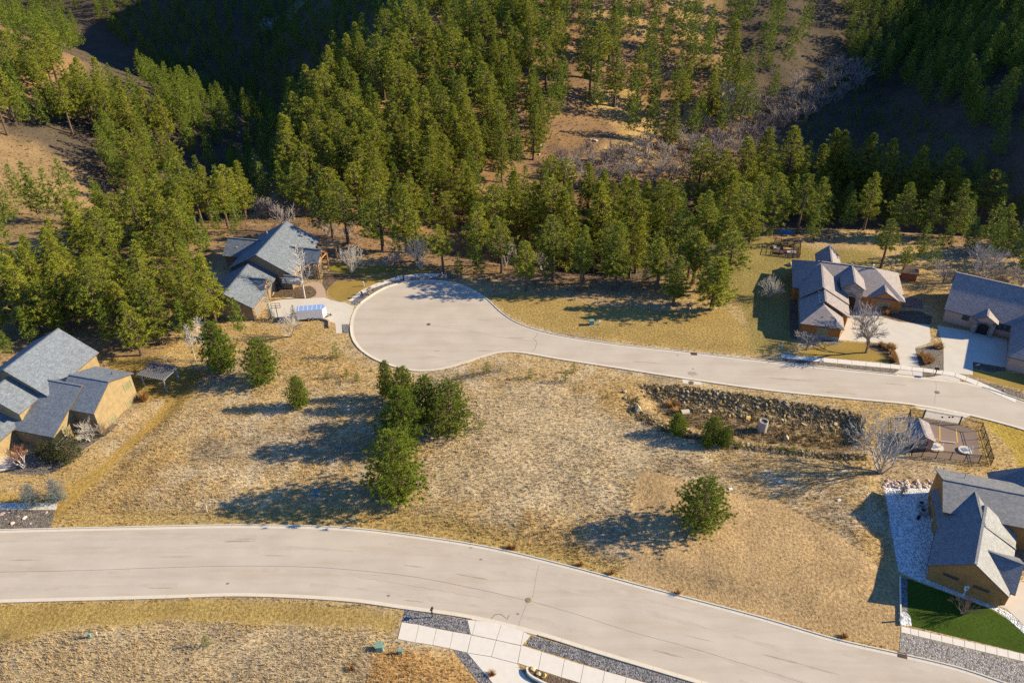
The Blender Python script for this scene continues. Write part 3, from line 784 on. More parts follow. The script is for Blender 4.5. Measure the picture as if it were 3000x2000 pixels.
# right-centre house
fc = zoom(4.356, 2280, 720); f6 = zoom(3.618, 2150, 960); fe = zoom(3.408, 2640, 780)
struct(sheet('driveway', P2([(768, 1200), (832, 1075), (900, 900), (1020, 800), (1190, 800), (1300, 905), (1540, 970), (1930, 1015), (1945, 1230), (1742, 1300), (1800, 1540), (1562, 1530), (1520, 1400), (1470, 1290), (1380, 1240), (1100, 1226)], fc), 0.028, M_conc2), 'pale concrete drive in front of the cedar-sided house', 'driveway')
struct(sheet('lawn', P2([(180, 1388), (360, 1310), (560, 1250), (640, 1275), (740, 1268), (880, 1222), (1100, 1240), (1180, 1330), (1390, 1385), (1420, 1495), (1100, 1465), (640, 1425)], fc), 0.02, M_lawn), 'mown golden-green lawn around the forked bare tree', 'lawn')
struct(sheet('planting_bed', P2([(1180, 1328), (1100, 1244), (1370, 1244), (1462, 1292), (1512, 1400), (1552, 1530), (1424, 1505), (1392, 1383)], fc), 0.022, M_bark_mulch), 'mulched bed of rusty ornamental grasses beside the curved drive', 'planting bed')
struct(sheet('planting_bed', P2([(520, 1200), (760, 1212), (860, 1222), (740, 1264), (640, 1270), (560, 1246)], fc), 0.018, M_gravel2), 'stony bed at the foot of the cedar garage wall', 'planting bed')
struct(sheet('planting_bed', P2([(140, 690), (240, 690), (262, 1080), (240, 1200), (150, 1180)], fc), 0.02, M_bark_mulch), 'dark mulch bed along the shaded side of the cedar house', 'planting bed')
struct(sheet('planting_bed', P2([(1320, 900), (1480, 830), (1800, 830), (1960, 900), (1950, 1005), (1545, 962)], fc), 0.018, M_bark_mulch), 'shaded mulch bed beyond the pale concrete drive', 'planting bed')
struct(sheet('planting_bed', P2([(1540, 590), (1830, 690), (1850, 800), (1500, 780)], fc), 0.018, M_gravel2), 'striped brown bed beside the gable end of the cedar house', 'planting bed')
ts = [(500, 280), (650, 294), (800, 308), (950, 320), (1100, 334), (1250, 347), (1400, 360), (1550, 374), (1660, 384), (1770, 398), (1890, 413), (2010, 428), (2120, 443), (2220, 456), (2352, 478), (2470, 520), (2590, 567), (2720, 625), (2850, 683), (3000, 750)]
bs = [(500, 320), (650, 336), (800, 350), (950, 364), (1100, 378), (1250, 392), (1400, 406), (1550, 420), (1660, 430), (1768, 442), (1886, 455), (2004, 468), (2112, 482), (2210, 495), (2340, 518), (2455, 562), (2570, 610), (2700, 668), (2830, 727), (2980, 795)]
slabs('pavement', ts, bs, f6, M_conc, 'concrete footpath past the lawn with the forked bare tree')
struct(sheet('gravel_bed', P2([(505, 326), (1100, 383), (1660, 435), (1752, 444), (1690, 482), (1200, 430), (800, 385), (560, 360)], f6), 0.03, M_gravel2), 'grey-brown gravel strip between side street and footpath', 'gravel bed')
slabs('driveway_apron', [(1758, 446), (1886, 459), (2000, 470)], [(1700, 486), (1900, 506), (2000, 520)], f6, M_conc2, 'grey driveway apron of the cedar-sided house')
struct(sheet('gravel_bed', P2([(2002, 468), (2208, 497), (2060, 522), (2000, 520)], f6), 0.03, M_gravel2), 'small gravel wedge under the paired mailboxes', 'gravel bed')
slabs('driveway_apron', [(2210, 499), (2340, 522), (2400, 545)], [(2070, 528), (2230, 552), (2380, 585)], f6, M_conc2, 'grey driveway apron of the pink stucco house')
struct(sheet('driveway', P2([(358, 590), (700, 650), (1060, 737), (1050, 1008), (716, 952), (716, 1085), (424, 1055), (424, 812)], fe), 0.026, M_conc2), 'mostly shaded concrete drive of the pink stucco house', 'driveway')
struct(sheet('gravel_bed', P2([(140, 826), (300, 790), (418, 815), (420, 1040), (192, 1005)], fe), 0.02, M_gravel2), 'gravel bed of rusty grass clumps between two drives', 'gravel bed')
struct(sheet('planting_bed', P2([(720, 955), (1045, 1014), (1045, 1045), (900, 1060), (722, 1020)], fe), 0.018, M_bark_mulch), 'dark planted bed beside the wing of the pink stucco house', 'planting bed')
struct(sheet('lawn', P2([(722, 1026), (900, 1066), (1050, 1050), (1400, 1110), (1400, 1290), (1228, 1230), (1000, 1180), (720, 1090)], fe), 0.016, M_lawn), 'narrow golden lawn strip below the pink stucco house', 'lawn')
struct(sheet('gravel_bed', P2([(725, 1145), (790, 1150), (1000, 1200), (1227, 1270), (1500, 1370), (1500, 1440), (1227, 1325), (1000, 1258), (760, 1185)], fe), 0.03, M_gravel2), 'dark gravel strip with a white stone beside the side street', 'gravel bed')

# cul-de-sac house yard
f1 = zoom(7.84, 760, 850); f2 = zoom(5.345, 900, 720); fb = zoom(4.5457, 600, 630)
struct(sheet('driveway', P2([(190, 290), (700, 165), (880, 198), (1070, 200), (1250, 175), (1500, 168), (1620, 215), (1800, 268), (1960, 280), (2090, 345), (2180, 370), (2095, 560), (2050, 780), (1890, 785), (1900, 990), (1760, 990), (1740, 760), (1620, 720), (1490, 692), (960, 655), (340, 650), (180, 420)], f1), 0.028, M_conc2), 'pale concrete drive of the charcoal-roofed house by the turning circle', 'driveway')
struct(sheet('brick_path', P2([(1462, 1100), (1620, 1100), (1600, 985), (1550, 915), (1470, 890), (1380, 900), (1300, 930), (1310, 950), (1400, 940), (1470, 980), (1490, 1040)], fb), 0.032, M_brickpath), 'curved pink paver path to the charcoal-roofed house', 'path')
struct(sheet('planting_bed', P2([(880, 1100), (1130, 1092), (1260, 1112), (1400, 1108), (1470, 1070), (1484, 1030), (1460, 985), (1400, 945), (1200, 960), (950, 985), (920, 1060)], fb), 0.02, M_bark_mulch), 'round mulch bed around the tall birch by the brick path', 'planting bed')
struct(sheet('lawn', P2([(322, 700), (360, 640), (470, 555), (700, 535), (900, 495), (1200, 445), (1700, 385), (1950, 385), (1880, 432), (1450, 468), (1050, 600), (850, 690), (620, 858), (500, 868), (380, 800)], f2), 0.02, M_lawn), 'curving golden lawn between footpath and charcoal-roofed house', 'lawn')
struct(sheet('lawn', P2([(360, 330), (450, 265), (700, 260), (850, 300), (1400, 330), (1900, 340), (2050, 380), (1600, 380), (900, 470), (500, 440), (350, 415)], f2), 0.014, M_lawn2), 'back lawn behind the mulch bed of the charcoal-roofed house', 'lawn')
struct(sheet('planting_bed', P2([(250, 430), (500, 445), (900, 475), (880, 492), (700, 530), (460, 552), (340, 650), (300, 720), (240, 600)], f2), 0.016, M_bark_mulch), 'mulch bed between the two lawns of the charcoal-roofed house', 'planting bed')
to = smooth_line(P2([(640, 862), (730, 790), (850, 700), (1050, 605), (1250, 535), (1450, 475), (1800, 437), (2170, 440)], f2))
ti = smooth_line(P2([(700, 868), (800, 790), (930, 715), (1100, 640), (1270, 580), (1450, 530), (1800, 482), (2165, 482)], f2))
to = resample(to, 1.5); ti = np.array([np.interp(np.linspace(0, 1, len(to)), np.linspace(0, 1, len(ti)), ti[:, k]) for k in (0, 1)]).T
par = struct(empty('pavement'), 'curved concrete footpath around the turning circle', 'pavement')
for i in range(0, len(to) - 2, 1):
    mb = MB(); mb.prism([tuple(ti[i] + (ti[i + 1] - ti[i]) * 0.012), tuple(ti[i + 1] - (ti[i + 1] - ti[i]) * 0.012), tuple(to[i + 1] - (to[i + 1] - to[i]) * 0.012), tuple(to[i] + (to[i + 1] - to[i]) * 0.012)], -0.1, 0.05)
    mb.build('slab', M_conc, par)
struct(sheet('gravel_bed', [tuple(p) for p in ti[:-2]] + P2([(2090, 535), (1800, 545), (1450, 580), (1200, 650), (1050, 720), (900, 810), (800, 905), (780, 930), (690, 915)], f2), 0.03, M_gravel), 'dark gravel arc between the turning circle and footpath', 'gravel bed')
struct(sheet('gravel_bed', P2([(1895, 785), (2065, 782), (2075, 880), (2085, 985), (1910, 990)], f1), 0.035, M_gravel), 'small dark gravel square beside the turning circle', 'gravel bed')

# ------------------------------------------------------------------ vegetation prototypes
def tri_clumps(centers, dirs, size, per, r, spread=1.2, width=0.085):
    """per narrow triangles around each centre, fanning about dirs"""
    n_ = len(centers); N = n_ * per
    c = np.repeat(centers, per, 0); d = np.repeat(dirs, per, 0) + r.normal(0, spread, (N, 3))
    d /= np.linalg.norm(d, axis=1)[:, None] + 1e-9
    s = np.repeat(size, per) * r.uniform(0.7, 1.25, N)
    a = np.cross(d, r.normal(0, 1, (N, 3))); a /= np.linalg.norm(a, axis=1)[:, None] + 1e-9
    base = c + d * (s * 0.05)[:, None]
    w = (s * width)[:, None]
    v = np.stack([base + a * w, base - a * w, c + d * s[:, None]], 1).reshape(-1, 3)
    return v

def pine_parts(seed, H=15.0, start=0.35, rad=0.2, nb=70, per=9, cl=0.55, top=0.75, clumps=5, lean=0.02, irregular=0.35):
    r = np.random.default_rng(seed)
    # trunk
    mb = MB(); segs = 7
    bend = r.normal(0, lean, 2)
    def axis_(t): return np.array([bend[0] * H * t * t, bend[1] * H * t * t, H * t])
    tr = 0.018 * H
    for i in range(segs):
        t0, t1 = i / segs * 0.97, (i + 1) / segs * 0.97
        mb.tube(axis_(t0) - (np.array([0, 0, 0.6]) if i == 0 else 0), axis_(t1), tr * (1 - t0) ** 0.9 + 0.015, tr * (1 - t1) ** 0.9 + 0.015, 7, cap=False)
    cen, dirs, sz = [], [], []
    ga = 2.399963
    az0 = r.uniform(0, 6.28)
    lob = r.uniform(0.6, 1.0, 7)          # uneven sides
    for i in range(nb):
        t = start + (1 - start) * ((i + r.uniform(0, 1)) / nb)
        u = (t - start) / (1 - start)
        prof = (1 - u) ** top * (0.45 + 0.55 * min(1, u / 0.22)) + 0.05
        az = az0 + i * ga + r.normal(0, 0.3)
        lb = lob[int((az % 6.283) / 6.284 * 7)]
        Lb = H * rad * prof * (lb * irregular + (1 - irregular)) * r.uniform(0.75, 1.15)
        rise = r.uniform(-0.12, 0.25) + 0.35 * u
        o = axis_(t)
        dr = np.array([math.cos(az), math.sin(az), rise])
        tip = o + dr * Lb
        if Lb > 0.5: mb.tube(o, o + dr * Lb * 0.85, 0.012 * H * 0.25 * (1 - u) + 0.02, 0.012, 4, cap=False)
        k = max(2, int(clumps * Lb / (H * rad) + 1.5))
        for q in range(k):
            s_ = 0.3 + 0.75 * (q + r.uniform(0, 1)) / k
            p = o + dr * Lb * s_ + r.normal(0, 0.10 * Lb + 0.08, 3) * np.array([1, 1, 0.5])
            cen.append(p); dirs.append(dr * 0.7 + np.array([0, 0, 0.45])); sz.append(cl * (0.75 + 0.4 * r.uniform()) * (0.75 + 0.35 * (1 - u)))
    cen.append(axis_(1.0)); dirs.append([0, 0, 1]); sz.append(cl)
    v = tri_clumps(np.array(cen), np.array(dirs, float), np.array(sz), per, r)
    return mb, v

def make_pine(seed, mat, **k):
    mb, v = pine_parts(seed, **k)
    tm = mb.mesh('trunk'); tm.materials.append(M_bark)
    cm = np_mesh('crown', v, np.arange(len(v)).reshape(-1, 3), mat)
    return tm, cm

PINES = [make_pine(100 + i, M_pine, start=s, rad=rd, nb=int(nb * 0.85), per=30, top=tp, cl=0.54, clumps=3.2, irregular=0.55) for i, (s, rd, nb, tp) in enumerate(
    [(0.26, 0.205, 120, 0.80), (0.36, 0.22, 105, 0.62), (0.20, 0.20, 130, 0.95), (0.42, 0.21, 98, 0.60), (0.30, 0.17, 116, 0.85), (0.22, 0.23, 124, 0.75), (0.48, 0.22, 88, 0.55), (0.14, 0.21, 134, 0.88)])]
FULL = [make_pine(200 + i, M_young, H=10.0, start=0.05, rad=rd, nb=230, per=40, top=tp, cl=0.40, clumps=6, irregular=0.45) for i, (rd, tp) in enumerate([(0.45, 0.46), (0.40, 0.52), (0.50, 0.42), (0.42, 0.48)])]
SAPS = [make_pine(300 + i, M_young, H=3.0, start=0.06, rad=0.42, nb=34, per=9, top=0.6, cl=0.30, clumps=3) for i in range(3)]
SPRUCE = [make_pine(320 + i, M_spruce, H=5.0, start=0.02, rad=0.44, nb=150, per=12, top=0.55, cl=0.24, clumps=6, irregular=0.1) for i in range(2)]
NARROW = [make_pine(340 + i, M_spruce, H=5.0, start=0.02, rad=0.26, nb=110, per=10, top=0.9, cl=0.22, clumps=4, irregular=0.1) for i in range(1)]
BLOBSH = [make_pine(360 + i, M_juniper, H=2.4, start=0.02, rad=0.75, nb=80, per=10, top=0.35, cl=0.26, clumps=5, irregular=0.4) for i in range(2)]

def tree(name, protos, idx, loc, rz, sc, label, cat='tree', group=None):
    tm, cm = protos[idx % len(protos)]
    e = empty(name, loc, rz, sc)
    link('trunk', tm, None, e); link('crown', cm, None, e)
    return tag(e, label, cat, group)

def pine_px(x, ytop, ybase, protos, idx, label, group=None, wide=1.0, H0=15.0, name='pine_tree'):
    b_ = G(x, ybase)
    h = height_at(b_[0], b_[1], b_[2], ytop)
    h = max(1.0, h)
    s = h / H0
    return tree(name, protos, idx, tuple(b_), random.uniform(0, 6.28), (s * wide, s * wide, s), label, 'tree', group)

# ---- bare trees
def bare_mesh(seed, H=8.0, stems=1, spread=0.5, depth=5, kids=(3, 4), r0=0.16, upward=0.25, start=0.3, twig=0.010, ratio=0.66):
    r = np.random.default_rng(seed)
    mb = MB(); tw = MB()
    def grow(p, d, L, rad, lev):
        d = d / np.linalg.norm(d)
        m_ = p + d * L * 0.55 + r.normal(0, 0.05 * L, 3)
        e = p + d * L + r.normal(0, 0.04 * L, 3)
        t = mb if lev <= 1 else tw
        nn = 6 if lev == 0 else (4 if lev == 1 else 3)
        r1 = max(rad * 0.72, twig * 0.6)
        t.tube(p, m_, rad, (rad + r1) / 2, nn, cap=False); t.tube(m_, e, (rad + r1) / 2, r1, nn, cap=False)
        if lev >= depth: return
        k = r.integers(kids[0], kids[1] + 1)
        for i in range(k):
            f = r.uniform(0.45, 1.0) if i else 1.0
            o = p + (e - p) * f
            a = r.normal(0, 1, 3); a -= d * a.dot(d); a /= np.linalg.norm(a) + 1e-9
            nd = d * (1 - spread * 0.35) + a * spread * r.uniform(0.6, 1.25) + np.array([0, 0, upward])
            grow(o, nd, L * ratio * r.uniform(0.8, 1.15), max(rad * 0.58, twig), lev + 1)
    for s_ in range(stems):
        a = 2 * math.pi * s_ / max(1, stems) + r.uniform(0, 1)
        d = np.array([math.cos(a), math.sin(a), 0]) * (0.0 if stems == 1 else r.uniform(0.15, 0.5)) + np.array([0, 0, 1.0])
        grow(np.array([0, 0, -0.25]), d, H * start, r0 / math.sqrt(stems), 0)
    return mb, tw

def make_bare(seed, mt, mtw, **k):
    mb, tw = bare_mesh(seed, **k)
    a = mb.mesh('trunk'); a.materials.append(mt)
    zmax = max(p[2] for p in tw.v)
    c = tw.mesh('crown'); c.materials.append(mtw)
    return a, c, zmax

def bare_px(name, proto, x, ytop, ybase, label, wide=1.0, group=None, rz=None, cat='tree', base=None):
    b_ = G(x, ybase) if base is None else np.array(base)
    h = max(0.6, height_at(b_[0], b_[1], b_[2], ytop))
    s = h / proto[2]
    e = empty(name, tuple(b_), random.uniform(0, 6.28) if rz is None else rz, (s * wide, s * wide, s))
    link('trunk', proto[0], None, e); link('branches', proto[1], None, e)
    return tag(e, label, cat, group)

B_round = make_bare(1, M_browntwig, M_greytwig, H=8, depth=5, kids=(3, 4), spread=0.7, r0=0.13, start=0.2, twig=0.02, ratio=0.76, upward=0.2)
B_forked = make_bare(2, M_browntwig, M_greytwig, H=8, depth=5, kids=(3, 4), spread=0.62, r0=0.15, start=0.24, upward=0.2, twig=0.022, ratio=0.78)
def make_birch(seed, H=10.0):
    r = np.random.default_rng(seed); mb = MB(); tw = MB()
    ax = lambda t: np.array([0.25 * math.sin(t * 3), 0.2 * math.sin(t * 2.2), H * t])
    for i in range(8):
        t0, t1 = i / 8, (i + 1) / 8
        mb.tube(ax(t0) - (np.array([0, 0, 0.3]) if i == 0 else 0), ax(t1), 0.13 * (1 - t0) + 0.02, 0.13 * (1 - t1) + 0.02, 6, cap=False)
    for i in range(46):
        t = 0.22 + 0.74 * i / 46; a = i * 2.4 + r.normal(0, 0.3); L_ = (1 - t) * 0.26 * H + 0.4
        o = ax(t); d = np.array([math.cos(a) * 0.8, math.sin(a) * 0.8, 0.85]); e = o + d * L_
        tw.tube(o, e, 0.035, 0.02, 3, cap=False)
        for k in range(6):
            f = r.uniform(0.3, 1); p = o + (e - o) * f; dd = d + r.normal(0, 0.55, 3); q = p + dd * L_ * 0.45
            tw.tube(p, q, 0.02, 0.014, 3, cap=False)
    a_ = mb.mesh('trunk'); a_.materials.append(M_birch); c_ = tw.mesh('crown'); c_.materials.append(M_birch)
    return a_, c_, H
B_birch = make_birch(3)
B_multi = make_bare(4, M_greytwig2, M_greytwig2, H=8, stems=6, depth=4, kids=(3, 4), spread=0.5, r0=0.24, start=0.38, upward=0.2, twig=0.018)
B_bush = make_bare(5, M_greytwig2, M_greytwig2, H=3, stems=9, depth=3, kids=(3, 4), spread=0.55, r0=0.10, start=0.45, upward=0.15, twig=0.014)
B_brown = make_bare(6, M_browntwig, M_browntwig, H=3, stems=10, depth=3, kids=(3, 3), spread=0.5, r0=0.12, start=0.45, upward=0.15)
B_red = make_bare(7, M_birch, M_redtwig, H=3, stems=5, depth=4, kids=(3, 3), spread=0.4, r0=0.12, start=0.4, upward=0.3)
B_thick = [make_bare(20 + i, M_greytwig, M_greytwig, H=6, stems=4, depth=4, kids=(3, 3), spread=0.55, r0=0.22, start=0.34, upward=0.2, twig=0.016) for i in range(3)]

# ------------------------------------------------------------------ named single pines
clump = 'clump of big pines standing on the dry lot'
pine_px(1165, 1275, 1452, FULL, 0, 'broad dark pine nearest the wide street in the dry lot clump', None, 1.05, 10)
pine_px(1178, 1140, 1305, FULL, 1, 'tall dense pine in the middle of the dry lot clump', None, 1.0, 10)
pine_px(1186, 1080, 1190, FULL, 3, 'upright pine at the turning circle end of the dry lot clump', None, 0.9, 10)
pine_px(1133, 1060, 1165, FULL, 1, 'slim pine beside the kerb of the turning circle', None, 0.6, 10)
pine_px(1318, 1126, 1265, FULL, 2, 'wide spreading pine on the bare mound side of the clump', None, 0.92, 10)
pine_px(1252, 1106, 1238, FULL, 0, 'shaded pine squeezed between two others in the dry lot clump', None, 0.8, 10)
pine_px(2046, 1412, 1538, FULL, 2, 'single round pine standing alone on the mown lot', None, 1.08, 10)
pine_px(880, 1106, 1192, FULL, 3, 'small lone pine on the dry slope casting a long shadow', None, 0.85, 10)
pine_px(775, 998, 1118, FULL, 0, 'broad pine at the edge of the grove above the dry slope', None, 1.0, 10)
pine_px(655, 945, 1085, FULL, 1, 'dense pine beside two white birches behind the pergola', None, 0.95, 10)
pine_px(2580, 648, 785, PINES, 3, 'tall pine standing behind the cedar-sided house', None, 1.5)
pine_px(2640, 725, 812, PINES, 6, 'smaller leaning pine at the back corner of the cedar-sided house', None, 1.5)
# basin pines and saplings
for x, yt, yb, w, lb in [(1985, 1215, 1268, 1.35, 'bushy young pine at the west end of the stone basin'), (2085, 1222, 1290, 1.1, 'tall young pine between two others on the basin rim'), (2122, 1253, 1305, 1.0, 'young pine with a visible stem on the basin rim'), (2068, 1270, 1308, 0.9, 'low young pine tucked under its neighbours on the basin rim')]:
    pine_px(x, yt, yb, FULL, random.randrange(4), lb, None, w, 10, 'young_pine')
for x, yt, yb in [(1425, 1060, 1092), (1387, 1086, 1106), (1342, 1092, 1110), (1553, 1080, 1108), (1656, 1085, 1120), (1680, 1063, 1092), (1466, 1072, 1088), (1778, 1150, 1165), (1017, 1080, 1104), (1047, 1090, 1116), (987, 1005, 1050), (1406, 1230, 1256), (959, 1088, 1108), (2165, 1292, 1312), (2285, 1295, 1318), (2320, 1300, 1325), (2360, 1310, 1328), (1088, 1075, 1088), (1030, 1172, 1182)]:
    pine_px(x, yt, yb, SAPS, random.randrange(3), 'small green pine sapling growing in dry grass near the side street', 'saplings around the side street', 1.0, 3.0, 'pine_sapling')
pine_px(607, 1862, 1892, SAPS, 1, 'yellow-green pine sapling alone in the grass below the wide street', None, 0.8, 3.0, 'pine_sapling')
# spruces
pine_px(100, 1420, 1478, SPRUCE, 0, 'blue spruce nearer the concrete footpath', None, 1.0, 5, 'blue_spruce')
pine_px(172, 1408, 1465, SPRUCE, 1, 'blue spruce beside the meter pedestal and dry lot', None, 1.0, 5, 'blue_spruce')
pine_px(795, 890, 935, NARROW, 0, 'narrow blue spruce beside the garage door corner', None, 1.2, 5, 'blue_spruce')
pine_px(862, 895, 940, NARROW, 0, 'grey-green columnar spruce behind the trailer', None, 1.2, 5, 'blue_spruce')
pine_px(818, 816, 848, NARROW, 0, 'low blue spruce by the porch of the charcoal-roofed house', None, 2.0, 5, 'blue_spruce')
pine_px(930, 760, 812, NARROW, 0, 'dark columnar evergreen beside the timber gable', None, 1.0, 5, 'blue_spruce')
pine_px(2643, 1416, 1444, NARROW, 0, 'small round evergreen on the white rock yard', None, 1.7, 5, 'blue_spruce')
for x, yt, yb, w, lb in [(205, 1290, 1345, 1.0, 'spreading green juniper beside the porch of the tan house'), (155, 1300, 1345, 0.9, 'dark juniper in the shade by the tan house porch'), (125, 1298, 1330, 0.7, 'small dark juniper against the porch wall')]:
    pine_px(x, yt, yb, BLOBSH, random.randrange(2), lb, None, w, 2.4, 'juniper_shrub')
# bare trees
bare_px('bare_tree', B_multi, 2580, 1212, 1385, 'pale many-stemmed bare tree beside the fenced yard', 0.95)
bare_px('bare_tree', B_forked, 2537, 905, 1033, 'forked bare tree on the golden lawn throwing a long shadow', 1.0)
bare_px('bare_tree', B_round, 2364, 962, 1025, 'round-headed bare tree at the garage end of the golden lawn', 1.15)
bare_px('bare_shrub', B_multi, 2250, 812, 870, 'silvery bare shrub in the shadow edge of the cedar house', 1.2, cat='shrub')
bare_px('birch_tree', B_birch, 893, 712, 872, 'tall white birch in the round mulch bed', 1.0)
bare_px('birch_tree', B_birch, 607, 930, 1055, 'white birch leaning beside the dense pine', 1.0)
bare_px('birch_tree', B_birch, 572, 950, 1052, 'thin white birch behind the pergola', 0.8)
bare_px('bare_tree', B_multi, 1032, 722, 800, 'silvery bare tree behind the golden lawn by the turning circle', 1.0)
bare_px('bare_tree', B_multi, 1232, 692, 788, 'slim silvery bare tree at the end of the golden lawn', 0.75)
bare_px('bare_tree', B_round, 1146, 725, 790, 'brownish bare tree between the two silvery ones', 1.1)
bare_px('bare_shrub', B_multi, 852, 918, 986, 'bare multi-stemmed shrub on the dry bank below the trailer', 0.9, cat='shrub')
bare_px('bare_tree', B_birch, 836, 900, 937, 'thin bare sapling beside the basketball hoop', 0.8)
bare_px('bare_shrub', B_red, 72, 1300, 1368, 'red-twig bare shrub on the gravel bed by the tan house', 1.0, cat='shrub')
bare_px('bare_shrub', B_bush, 265, 1235, 1290, 'pale bare shrub in the corner of the tan wall', 1.2, cat='shrub')
bare_px('bare_shrub', B_brown, 310, 1240, 1275, 'brown bare shrub under the tan gable wall', 1.4, cat='shrub')
bare_px('bare_shrub', B_red, 1085, 838, 862, 'reddish bare shrub in the gravel arc by the turning circle', 1.6, cat='shrub')
bare_px('bare_tree', B_brown, 2818, 1745, 1800, 'small tan-leaved bare tree on the green lawn', 1.1)
for x, yt, yb, w, pr, lb in [(2762, 760, 830, 1.2, B_round, 'dark bare tree leaning by the corner of the pink house'), (2860, 715, 825, 1.0, B_multi, 'tall whitish bare tree behind the pink house roof'), (2925, 765, 835, 1.0, B_round, 'bare tree behind the middle of the pink house roof'), (2985, 780, 850, 0.9, B_round, 'bare tree behind the far end of the pink house roof')]:
    bare_px('bare_tree', pr, x, yt, yb, lb, w)
for x, yt, yb in [(2110, 230, 340), (2130, 260, 350), (765, 455, 560), (2050, 390, 470), (1870, 640, 700)]:
    bare_px('bare_tree', B_birch if x != 2110 else B_multi, x, yt, yb, 'pale bare tree standing among the hillside pines', 1.0, 'pale bare trees among the pines')
# grey thicket in the creek bottom
def in_poly_px(poly, n_):
    xs = [p[0] for p in poly]; ys = [p[1] for p in poly]
    out = []
    while len(out) < n_:
        q = np.stack([rng.uniform(min(xs), max(xs), 400), rng.uniform(min(ys), max(ys), 400)], 1)
        ok = poly_sd(q[:, 0], q[:, 1], poly) > 0
        out += [tuple(p) for p in q[ok]]
    return np.array(out[:n_])
TH = [(1620, 480), (1900, 440), (2120, 330), (2300, 260), (2520, 190), (2560, 240), (2420, 330), (2250, 420), (2060, 520), (1850, 560), (1650, 560)]
placed = []
for p in hit(*in_poly_px(TH, 700).T):
    if all((p[0] - q[0]) ** 2 + (p[1] - q[1]) ** 2 > 11 for q in placed): placed.append(p)
    if len(placed) >= 115: break
for i, p in enumerate(placed):
    pr = B_thick[i % 3]; s = random.uniform(0.75, 1.25) * 7 / pr[2]
    e = empty('bare_thicket_tree', tuple(p), random.uniform(0, 6.28), (s * 1.2, s * 1.2, s))
    link('trunk', pr[0], None, e); link('branches', pr[1], None, e)
    tag(e, ('taller', 'spreading', 'thin')[i % 3] + ' leafless grey tree in the thicket along the creek bottom', 'tree', 'grey thicket in the creek bottom')
for x, yb in [(760, 640), (790, 632), (720, 630), (1640, 640), (1560, 700), (1560, 745), (1150, 660), (1590, 795), (2030, 735), (960, 690), (1020, 700), (1100, 700), (1400, 745), (1480, 780), (1870, 740), (690, 625), (835, 680), (2760, 640), (2420, 640)]:
    bare_px('bare_undergrowth', B_thick[x % 3], x, yb - random.uniform(50, 75), yb, 'leafless brown-grey shrub in the undergrowth below the pines', 1.2, 'leafless undergrowth below the pines', cat='shrub')

# ------------------------------------------------------------------ forest
PT = []          # individually placed pines: (x, y, z, height, zone)
def add_pine_pt(x, yt, yb, zone, key=None):
    b_ = G(x, yb); h = float(np.clip(height_at(b_[0], b_[1], b_[2], yt), 5, 26))
    PT.append((b_[0], b_[1], b_[2], h, zone))
LEFTG = [(187, 640, 800), (332, 655, 780), (430, 682, 790), (485, 640, 770), (553, 680, 790), (55, 738, 963), (119, 745, 975), (204, 772, 960), (238, 725, 880), (298, 755, 905), (408, 776, 900), (451, 810, 977), (532, 801, 930), (612, 845, 985), (706, 874, 985), (553, 878, 1000), (415, 885, 1040), (179, 878, 990), (10, 830, 990), (80, 800, 940), (20, 740, 900), (160, 820, 985), (270, 800, 950), (360, 740, 870), (380, 830, 960), (480, 760, 880), (640, 590, 690), (700, 575, 680), (100, 900, 1010), (330, 890, 1015), (265, 690, 830), (420, 600, 720), (560, 590, 720), (610, 640, 740), (385, 560, 690), (320, 560, 700), (250, 600, 740), (690, 640, 700), (30, 960, 1050)]
for q in LEFTG: add_pine_pt(*q, 'left')
k2 = 1.2755
ROW = [(765, 425, 545), (800, 415, 560), (845, 455, 560), (880, 420, 575), (935, 430, 580), (960, 490, 600), (1018, 520, 625), (1025, 440, 570), (1095, 470, 610), (1140, 430, 600), (1205, 556, 655), (1270, 390, 600), (1300, 440, 625), (1240, 430, 600), (1380, 400, 600), (1445, 395, 590), (1412, 510, 660), (1445, 520, 640), (1495, 540, 640), (1548, 600, 700), (1580, 525, 640), (1632, 590, 712), (1655, 500, 610), (1690, 420, 560), (1340, 520, 650), (1255, 560, 650), (1100, 560, 640), (915, 520, 600), (730, 440, 540), (1480, 610, 655), (1530, 440, 590), (1610, 440, 600), (1180, 390, 540), (1055, 580, 640)]
for x, a, c_ in ROW: add_pine_pt(x * k2, a * k2, c_ * k2, 'row')
RROW = [(1600, 320, 460), (1640, 345, 480), (1700, 320, 470), (1740, 290, 460), (1800, 285, 455), (1770, 400, 540), (1830, 405, 535), (1860, 330, 470), (1890, 280, 455), (1915, 285, 460), (1965, 310, 465), (2010, 320, 480), (2080, 340, 500), (2140, 345, 500), (2155, 385, 520), (2185, 415, 545), (2235, 390, 540), (2120, 420, 545), (2060, 420, 540), (1990, 400, 510), (2320, 430, 540), (2345, 480, 580), (2290, 470, 580), (2230, 520, 590), (1720, 450, 560), (1660, 400, 540), (2340, 570, 640), (2110, 560, 600), (1860, 470, 560), (1940, 440, 530)]
for x, a, c_ in RROW: add_pine_pt(x * k2, a * k2, c_ * k2, 'right')

